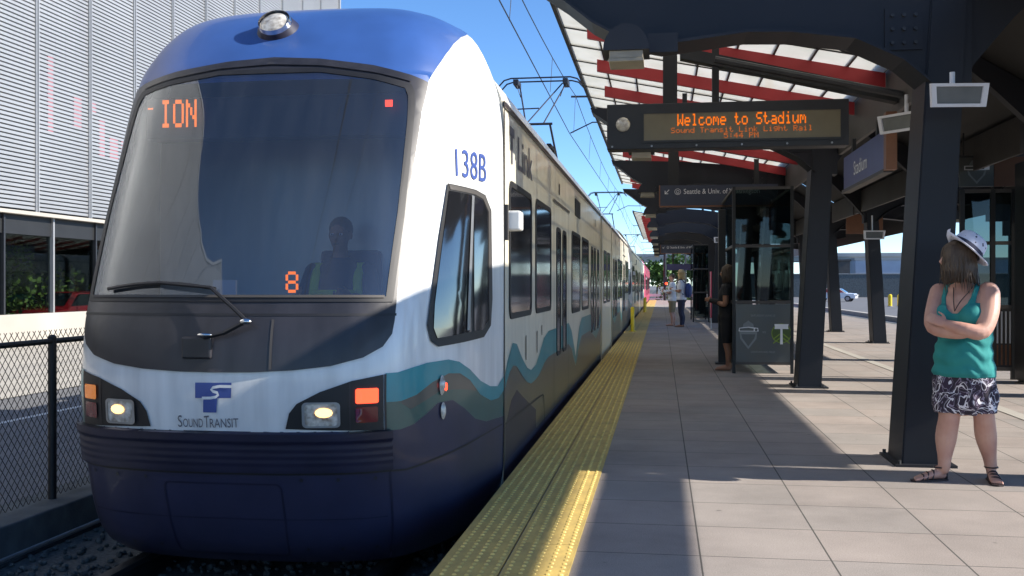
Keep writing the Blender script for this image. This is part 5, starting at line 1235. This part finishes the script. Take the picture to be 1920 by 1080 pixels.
def head(bm, c, fwd, s=1.0):
    f = Vector(fwd).normalized(); r = f.cross(Vector((0, 0, 1))).normalized(); u = r.cross(f)
    T = Matrix((r, f, u)).transposed().to_4x4(); c = Vector(c)
    W = lambda x, y, z: c + (r * x + f * y + u * z) * s
    ellipsoid(bm, W(0, -.012, .025), (.076 * s, .098 * s, .092 * s), 18, 12, T); ellipsoid(bm, W(0, .022, -.035), (.060 * s, .072 * s, .078 * s), 16, 10, T)
    ellipsoid(bm, W(0, .055, -.088), (.030 * s, .028 * s, .022 * s), 10, 8, T)        # chin
    tube(bm, [W(0, .088, .020), W(0, .108, -.018), W(0, .095, -.030)], [.010 * s, .016 * s, .014 * s], 8)     # nose
    for q in (-1, 1):
        ellipsoid(bm, W(q * .031, .078, .030), (.022 * s, .016 * s, .008 * s), 8, 6, T)   # brow
        ellipsoid(bm, W(q * .079, -.005, -.005), (.010 * s, .018 * s, .030 * s), 8, 8, T)  # ear
        ellipsoid(bm, W(q * .038, .062, -.030), (.022 * s, .020 * s, .018 * s), 8, 6, T)  # cheek
    ellipsoid(bm, W(0, .086, -.052), (.024 * s, .012 * s, .006 * s), 10, 6, T); ellipsoid(bm, W(0, .084, -.062), (.021 * s, .013 * s, .007 * s), 10, 6, T)
    return W, T
def eyes(par, W, T, X, s=1.0, dark=M['blackcloth']):
    for q in (-1, 1):
        bm = bmesh.new(); ellipsoid(bm, W(q * .031, .083, .008), (.013 * s, .009 * s, .008 * s), 10, 8, T); bmesh.ops.transform(bm, matrix=X, verts=bm.verts); e = link('eye', bm, M['whitecloth'], par, True)
        bm = bmesh.new(); ellipsoid(bm, W(q * .031, .090, .008), (.006 * s, .004 * s, .006 * s), 8, 6, T); bmesh.ops.transform(bm, matrix=X, verts=bm.verts); link('iris', bm, dark, e, True)
    bm = bmesh.new(); ellipsoid(bm, W(0, .0955, -.057), (.021 * s, .006 * s, .005 * s), 10, 6, T); bmesh.ops.transform(bm, matrix=X, verts=bm.verts); link('lips', bm, M['leather'], par, True)
def strands(par, W, X, n, zc, length, m, name='hair', spread=1.0, face=.9, rnd=random.Random(5), width=.012):
    """locks of hair falling from the crown round the head, open at the face"""
    bm = bmesh.new()
    for k in range(n):
        a = rnd.uniform(-math.pi + face, math.pi - face)      # 0 = back of head
        x, y = math.sin(a), -math.cos(a); e = rnd.uniform(.15, 1.0); L = length * rnd.uniform(.8, 1.08)
        top = W(x * .074 * (1 - e) , y * .09 * (1 - e) - .01, zc + .075 * e ** .5 + .025)
        pts = [top, W(x * .088, y * .108 - .008, zc + .035), W(x * (.098 + .01 * rnd.random()), y * .118, zc - .06), W(x * (.098 + .02 * rnd.random()) * spread, y * .118 * spread, zc - L * .62), W(x * (.088 + .03 * rnd.random()) * spread + rnd.gauss(0, .008), y * .11 * spread + rnd.gauss(0, .008), zc - L)]
        tube(bm, spline(pts, 3), [.004, .008, .010, .011, .011, .011, .011, .011, .011, .010, .009, .006, .002], 5)
    bmesh.ops.transform(bm, matrix=X, verts=bm.verts)
    return link(name, bm, m, par, True)

# ---- woman by the nearest column: local frame x = right in the picture, y = away, z up
WO = Vector((1.985, 7.08, 0)); XW = Matrix.Translation(WO) @ Matrix.Rotation(YAW, 4, 'Z') @ Matrix.Scale(.955, 4)
wo = thing('person', WO, 'woman in teal tank top and floral shorts standing with crossed arms beside the nearest column', 'person')
FV = Vector((-.68, -.73, 0)).normalized(); SVv = Vector((.73, -.68, 0)).normalized()      # chest forward / her left
side = SVv
def torso(bm):
    st = [((0, .0, .60), (.150, .135)), ((.005, .005, .70), (.185, .160)), ((.0, .0, .78), (.190, .165)), ((-.01, -.01, .88), (.182, .175)), ((0, -.01, .97), (.168, .152)), ((0, -.01, 1.05), (.178, .135)), ((-.01, -.02, 1.16), (.190, .145)), ((0, .0, 1.26), (.180, .115)), ((.0, .01, 1.33), (.140, .080)), ((.0, .01, 1.37), (.075, .062))]
    limb(bm, [s[0] for s in st], [s[1] for s in st], side, 24, 4)
    for q in (-1, 1): ellipsoid(bm, Vector((-.01, -.02, 1.15)) + FV * .095 + SVv * q * .085, (.080, .075, .078), 14, 10)
    limb(bm, [(0, .01, 1.34), (-.005, .01, 1.42), (-.02, .0, 1.47)], [.062, .055, .056], side, 14)
    for q in (-1, 1): ellipsoid(bm, Vector((0, .01, 1.315)) + SVv * q * .155, (.058, .058, .052), 12, 8)
hipR, kneeR, ankR = Vector((-.085, .02, .70)), Vector((-.105, -.005, .455)), Vector((-.128, .02, .085))
hipL, kneeL, ankL = Vector((.088, .0, .70)), Vector((.115, -.045, .475)), Vector((.200, .03, .085))
def legs(bm, full=True):
    limb(bm, [hipR, (hipR + kneeR) / 2 + Vector((-.005, 0, 0)), kneeR, kneeR * .62 + ankR * .38 + Vector((0, .02, 0)), ankR + Vector((0, 0, .05)), ankR], [.112, .098, .070, .072, .043, .037], None, 16)
    limb(bm, [hipL, (hipL + kneeL) / 2 + Vector((.006, 0, 0)), kneeL, kneeL * .62 + ankL * .38 + Vector((.004, .02, 0)), ankL + Vector((-.005, 0, .05)), ankL], [.112, .098, .069, .072, .043, .037], None, 16)
def foot(bm, heel, toe, s=1.0):
    h, t = Vector(heel), Vector(toe); d = (t - h).normalized(); r = Vector((d.y, -d.x, 0)); L = (t - h).length
    tube(bm, [h + Vector((0, 0, .034)), h + d * L * .2 + Vector((0, 0, .048)), h + d * L * .5 + Vector((0, 0, .040)), h + d * L * .78 + Vector((0, 0, .026)), h + d * L * .86 + Vector((0, 0, .022))], [(.022, .024), (.030, .036), (.036, .028), (.042, .017), (.038, .014)], 12, side=r)
    tube(bm, [h + d * L * .14 + Vector((0, 0, .05)), h + d * L * .14 + Vector((0, 0, .10))], [.033, .034], 12)
    for k in range(5):
        b = h + d * L * (.84 - .012 * k) + r * (-.031 + .0155 * k) + Vector((0, 0, .020)); tl = (.040, .036, .033, .030, .026)[k]; tr = (.0105, .0078, .0074, .007, .0064)[k]
        tube(bm, [b, b + d * tl * .6 + Vector((0, 0, .002)), b + d * tl - Vector((0, 0, .006))], [tr, tr, tr * .75], 7)
    return d, r, L
bm = bmesh.new(); torso(bm); legs(bm); torso_me = fused(bm, .0085, 5)
bm = bmesh.new(); torso(bm); legs(bm)
headC = (-.045, .005, 1.545)
Wf, Tf = head(bm, headC, (-.96, .28, -.03), .98)
shR = Vector((0, .01, 1.315)) - SVv * .165; shL = Vector((0, .01, 1.315)) + SVv * .165
elR = Vector((-.245, -.075, 1.075)); elL = Vector((.005, -.255, 1.055))
limb(bm, [shR, (shR + elR) / 2 + Vector((-.012, 0, 0)), elR, elR + Vector((.10, -.13, -.03)), elR + Vector((.185, -.205, -.02))], [.064, .060, .050, .047, .032], None, 14)
limb(bm, [shL, (shL + elL) / 2 + Vector((.022, 0, .0)), elL, elL + Vector((-.115, -.005, .01)), elL + Vector((-.215, .055, .045))], [.074, .070, .056, .048, .032], None, 14)
hand(bm, elR + Vector((.185, -.205, -.02)), (.75, .35, -.05), (-.35, .85, .2), .92, .55, 1)
hand(bm, elL + Vector((-.215, .050, .045)), (-.72, .30, .35), (.45, .70, -.3), .98, .75, -1)
hR, tR = Vector((-.115, .045, 0)), Vector((-.36, -.005, 0)); hL, tL = Vector((.212, .065, 0)), Vector((.155, -.165, 0))
foot(bm, hR, tR); foot(bm, hL, tL)
me = fused(bm, .0062, 4); me.transform(XW); body = link('body', me, M['skin'], wo, True)
eyes(wo, Wf, Tf, XW, .98)
A0 = Vector((0, 0, 0))
def keep_top(c):
    s = (c - Vector((-.005, 0, 0))).dot(SVv); f = (c - Vector((-.005, 0, 0))).dot(FV)
    if c.z < .735: return False
    if c.z > 1.37: return False
    if c.z < 1.17: return True
    if abs(s) > .150: return c.z < 1.20 + .0
    if f > 0: lim = 1.165 + .11 * (abs(s) / .086) ** 2.4 if abs(s) < .086 else (1.40 if abs(s) < .116 else 1.235)
    else: lim = 1.24 if abs(s) < .075 else (1.40 if abs(s) < .118 else 1.235)
    return c.z < lim
def wr(c): return .010 + .0045 * math.sin(c.z * 70 + c.x * 22 + 2 * math.sin(c.x * 31)) * (c.z < 1.08) + .012 * max(0, 1 - abs(c.z - .76) / .05)
tp = garment(torso_me, keep_top, wr, 'tank_top', M['tealcloth'], wo, XW)
garment(torso_me, lambda c: .485 < c.z < .79, lambda c: .002 + .010 * (c.z < .74) + .009 * max(0, min(1, (.66 - c.z) / .16)) + .004 * math.sin(c.x * 60 + c.z * 25) * (c.z < .72), 'shorts', M['shorts'], wo, XW)
# hair, hat
bm = bmesh.new(); ellipsoid(bm, Wf(0, -.018, .030), (.083, .104, .096), 20, 14, Tf); ellipsoid(bm, Wf(0, -.05, -.05), (.075, .065, .085), 16, 10, Tf); bmesh.ops.transform(bm, matrix=XW, verts=bm.verts); hb = link('hair', bm, M['hair'], wo, True)
strands(hb, Wf, XW, 420, .045, .205, M['hair'], 'hair_locks', 1.0, .62)
rnd_ = random.Random(11); bm = bmesh.new()      # loose flyaway strands
for k in range(150):
    a = rnd_.uniform(-2.6, 2.6); x, y = math.sin(a), -math.cos(a); L = rnd_.uniform(.13, .25); wv = rnd_.uniform(-.02, .02)
    tube(bm, spline([Wf(x * .085, y * .105, .06), Wf(x * .108 + wv, y * .125, -.02), Wf(x * .115 - wv, y * .130, -.10), Wf(x * (.11 + rnd_.uniform(-.01, .035)), y * (.12 + rnd_.uniform(-.01, .03)), -L)], 3), [.0022] * 9 + [.0008], 4)
bmesh.ops.transform(bm, matrix=XW, verts=bm.verts); link('loose_hair', bm, M['hair'], hb, True)
hn = Vector((.66, .02, .75)).normalized(); hq = hn.to_track_quat('Z', 'Y').to_matrix().to_4x4(); hc = Vector(headC) + Vector((.050, -.012, .058))
XH = XW @ Matrix.Translation(hc) @ hq @ Matrix.Scale(1.10, 4)
def lathe(bm, prof, seg=32, sx=1, sy=1):
    rings = [[bm.verts.new((r * sx * math.cos(2 * math.pi * k / seg), r * sy * math.sin(2 * math.pi * k / seg), z)) for k in range(seg)] for r, z in prof]
    for A, B in zip(rings, rings[1:]):
        for k in range(seg): bm.faces.new((A[k], A[(k + 1) % seg], B[(k + 1) % seg], B[k]))
    return rings
ht = thing('hat', XW @ hc, 'white patterned fedora with dark band worn tilted back by the woman', 'hat')
bm = bmesh.new(); rg = lathe(bm, [(.102, .0), (.101, .022), (.098, .05), (.088, .092), (.072, .107), (.03, .096), (.001, .094)], 32, 1.0, 1.02); bmesh.ops.transform(bm, matrix=XH, verts=bm.verts); link('crown', bm, M['hat'], ht, True)
bm = bmesh.new(); lathe(bm, [(.100, .003), (.125, -.003), (.150, .004), (.162, .018), (.161, .021), (.149, .008), (.125, .001), (.100, .008)], 32, 1.0, 1.0)
for v in bm.verts:
    r = math.hypot(v.co.x, v.co.y)
    if r > .12: v.co.z += -.035 * (v.co.x < 0) * (r - .12) / .04 * abs(v.co.x) / r + .02 * (v.co.x > 0) * (r - .12) / .04
bmesh.ops.transform(bm, matrix=XH, verts=bm.verts); link('brim', bm, M['hat'], ht, True)
bm = bmesh.new(); lathe(bm, [(.1035, .006), (.1035, .030), (.1015, .030)], 32, 1.0, 1.02); bmesh.ops.transform(bm, matrix=XH, verts=bm.verts); link('band', bm, M['navycloth'], ht, True)
# lanyard
bm = bmesh.new()
for q in (-1, 1):
    pts = [Vector((0, .02, 1.37)) + SVv * q * .06, Vector((-.0, -.02, 1.34)) + FV * .055 + SVv * q * .060, Vector((-.01, -.02, 1.25)) + FV * .135 + SVv * q * .022, Vector((-.01, -.02, 1.185)) + FV * .180]
    tube(bm, spline(pts, 4), .0035, 5)
bmesh.ops.transform(bm, matrix=XW, verts=bm.verts); link('neck_cord', bm, M['leather'], wo, True)
# sandals
for h, t_ in ((hR, tR), (hL, tL)):
    d = (t_ - h).normalized(); r = Vector((d.y, -d.x, 0)); L = (t_ - h).length
    bm = bmesh.new(); pr = [(-.01, -.028), (.08, -.034), (.17, -.044), (.245, -.036), (.262, 0), (.245, .036), (.17, .042), (.08, .032), (-.01, .028)]
    A = [bm.verts.new(h + d * a + r * b + Vector((0, 0, .001))) for a, b in pr]; B = [bm.verts.new(h + d * a + r * b + Vector((0, 0, .013))) for a, b in pr]
    bm.faces.new(A); bm.faces.new(B)
    for k in range(len(A)): bm.faces.new((A[k], A[(k + 1) % len(A)], B[(k + 1) % len(A)], B[k]))
    bmesh.ops.recalc_face_normals(bm, faces=bm.faces); bmesh.ops.transform(bm, matrix=XW, verts=bm.verts); so = link('sandal', bm, M['leather'], wo)
    bm = bmesh.new()
    for a0, a1, zz, wd in ((.20, .16, .052, .043), (.165, .12, .066, .041), (.12, .08, .078, .038)):
        pts = [h + d * a0 + r * -wd + Vector((0, 0, .012)), h + d * (a0 + a1) / 2 + r * -wd * .6 + Vector((0, 0, zz * .85)), h + d * (a0 + a1) / 2 + Vector((0, 0, zz)), h + d * a1 + r * wd * .65 + Vector((0, 0, zz * .8)), h + d * a1 + r * wd + Vector((0, 0, .012))]
        tube(bm, spline(pts, 4), [(.006, .0035)] * 17, 6)
    an = h + d * L * .14 + Vector((0, 0, .095))
    tube(bm, [an + Vector((.043 * math.cos(k * .6283), .043 * math.sin(k * .6283), 0)) for k in range(11)], .0055, 6)
    tube(bm, spline([h + d * .0 + Vector((0, 0, .012)) - d * .012, h - d * .012 + Vector((0, 0, .06)), h - d * .004 + Vector((0, 0, .095))], 4), .012, 6)
    bmesh.ops.transform(bm, matrix=XW, verts=bm.verts); link('straps', bm, M['leather'], so, True)
# ---- simpler figures: x = their forward direction when rz = 0 -> +y
def figure(loc, rz, label, skin, top, bottom, hairm, H=1.74, sleeves=True, shorts=False, sit=False, hold=False, vox=.011, hatm=None, long_hair=False, stripe=None):
    t = thing('person', loc, label, 'person'); k = H / 1.74; X = Matrix.Translation(loc) @ Matrix.Rotation(rz, 4, 'Z') @ Matrix.Scale(k, 4)
    def build(bm, full):
        limb(bm, [(0, 0, .86), (0, 0, .95), (0, .01, 1.08), (0, .01, 1.25), (0, 0, 1.38), (0, 0, 1.46)], [(.155, .12), (.165, .125), (.15, .12), (.175, .125), (.155, .09), (.06, .055)], (1, 0, 0), 20)
        limb(bm, [(0, 0, 1.42), (0, .01, 1.54)], [.058, .052], None, 12)
        for q in (-1, 1):
            if sit: limb(bm, [(q * .09, 0, .90), (q * .12, .25, .93), (q * .13, .46, .90), (q * .13, .48, .66), (q * .13, .46, .46)], [.095, .085, .06, .055, .04])
            else: limb(bm, [(q * .09, 0, .90), (q * .10, .0, .68), (q * .11, .01, .48), (q * .115, -.03, .28), (q * .12, -.02, .09)], [.098, .085, .058, .055, .038])
            if not sit and full: tube(bm, [(q * .12, -.07, .04), (q * .12, 0, .05), (q * .125, .12, .03), (q * .125, .19, .022)], [(.03, .035), (.036, .045), (.044, .026), (.03, .016)], 12, side=(1, 0, 0))
            sh = Vector((q * .185, 0, 1.37))
            if sit: el, wr_ = Vector((q * .26, .10, 1.12)), Vector((q * .18, .34, 1.20))
            elif hold: el, wr_ = Vector((q * .23, .02, 1.10)), Vector((q * .09, .26, 1.16))
            else: el, wr_ = Vector((q * .235, -.03, 1.09)), Vector((q * .23, .06, .86))
            limb(bm, [sh, (sh + el) / 2, el, (el + wr_) / 2, wr_], [.058, .050, .042, .038, .027])
            if full: hand(bm, wr_, (wr_ - el).normalized(), (-q, .2, 0), 1, .5, 1 if q > 0 else -1)
    bm = bmesh.new(); build(bm, True); W, T = head(bm, (0, .01, 1.625), (0, 1, -.08), 1.0); me = fused(bm, vox, 3); me.transform(X); link('body', me, skin, t, True)
    bm = bmesh.new(); build(bm, False); me = fused(bm, vox, 3)
    garment(me, lambda c: c.z > .84 and c.z < 1.465 and (abs(c.x) < .195 or c.z > (1.16 if sleeves else 1.25)) and not (abs(c.x) > .195 and c.z < 1.15) and c.y < .30, .014, 'shirt', top, t, X)
    garment(me, lambda c: c.z < .93 and c.z > (.46 if shorts else .07), .013, 'trousers' if not shorts else 'shorts', bottom, t, X)
    eyes(t, W, T, X)
    bm = bmesh.new(); ellipsoid(bm, W(0, -.022, .040), (.082, .10, .088), 18, 12, T); bmesh.ops.transform(bm, matrix=X, verts=bm.verts); hb = link('hair', bm, hairm, t, True)
    if long_hair: strands(hb, W, X, 120, .045, .22, hairm, 'hair_locks', 1, .9)
    return t, X
man, XM = figure((.62, 32.1, 0), R(80), 'man in white shirt and dark trousers standing on the far platform facing the train', M['skin2'], M['whitecloth'], M['navycloth'], M['hair2'], 1.76, hold=True, long_hair=True)
t = thing('hat', XM @ Vector((0, 0, 1.7)), 'pale straw hat on the man on the far platform', 'hat')
bm = bmesh.new(); lathe(bm, [(.001, .11), (.06, .105), (.085, .08), (.092, .02), (.16, .0), (.162, .006), (.09, .03)], 24); bmesh.ops.transform(bm, matrix=XM @ Matrix.Translation((0, 0, 1.675)), verts=bm.verts); link('crown', bm, M['hair2'], t, True)
t = thing('backpack', XM @ Vector((0, -.2, 1.2)), 'blue backpack on the back of the man on the far platform', 'backpack')
bm = bmesh.new(); tube(bm, [(0, -.20, .92), (0, -.22, 1.02), (0, -.22, 1.22), (0, -.20, 1.36)], [(.11, .06), (.15, .10), (.15, .10), (.09, .05)], 14, side=(1, 0, 0)); bmesh.ops.transform(bm, matrix=XM, verts=bm.verts); link('pack', bm, M['bluecloth'], t, True)
bm = bmesh.new()
for q in (-1, 1): tube(bm, spline([(q * .1, -.12, 1.36), (q * .11, .0, 1.47), (q * .12, .13, 1.36), (q * .14, .10, 1.12), (q * .15, -.1, 1.0)], 4), .012, 6)
bmesh.ops.transform(bm, matrix=XM, verts=bm.verts); link('strap', bm, M['navycloth'], t, True)
figure((.35, 32.9, 0), R(75), 'passenger in white shirt and khaki shorts partly behind the man with backpack', M['skin'], M['whitecloth'], M['khaki'], M['hair'], 1.66, hold=True, shorts=True)
ph, XP = figure((1.0, 15.85, 0), R(82), 'person in dark clothes with bare arms waiting left of the near glass shelter', M['skin2'], M['blackcloth'], M['blackcloth'], M['hair'], 1.60, sleeves=False, hold=True, long_hair=True, shorts=True)
t = thing('phone', XP @ Vector((0, .32, 1.2)), 'small white phone held by the person beside the near shelter', 'phone')
bm = bmesh.new(); box(bm, (-.04, .325, 1.13), (.04, .337, 1.27)); bmesh.ops.transform(bm, matrix=XP, verts=bm.verts); link('case', bm, M['whitecloth'], t)
dr, XD = figure((-2.18, 6.72, .02), R(180), 'train driver in navy jacket with lime stripes seated behind the windscreen', M['skin2'], M['navycloth'], M['navycloth'], M['hair'], 1.74, sit=True)
bm = bmesh.new()
for q in (-1, 1): tube(bm, spline([(q * .16, .115, 1.18), (q * .150, .10, 1.32), (q * .15, .02, 1.43)], 4), [(.034, .012)] * 9, 8, side=(1, 0, 0))
box(bm, (-.15, .135, 1.20), (.15, .148, 1.25)); bmesh.ops.transform(bm, matrix=XD, verts=bm.verts); link('hi_vis_stripes', bm, M['hivis'], dr, True)
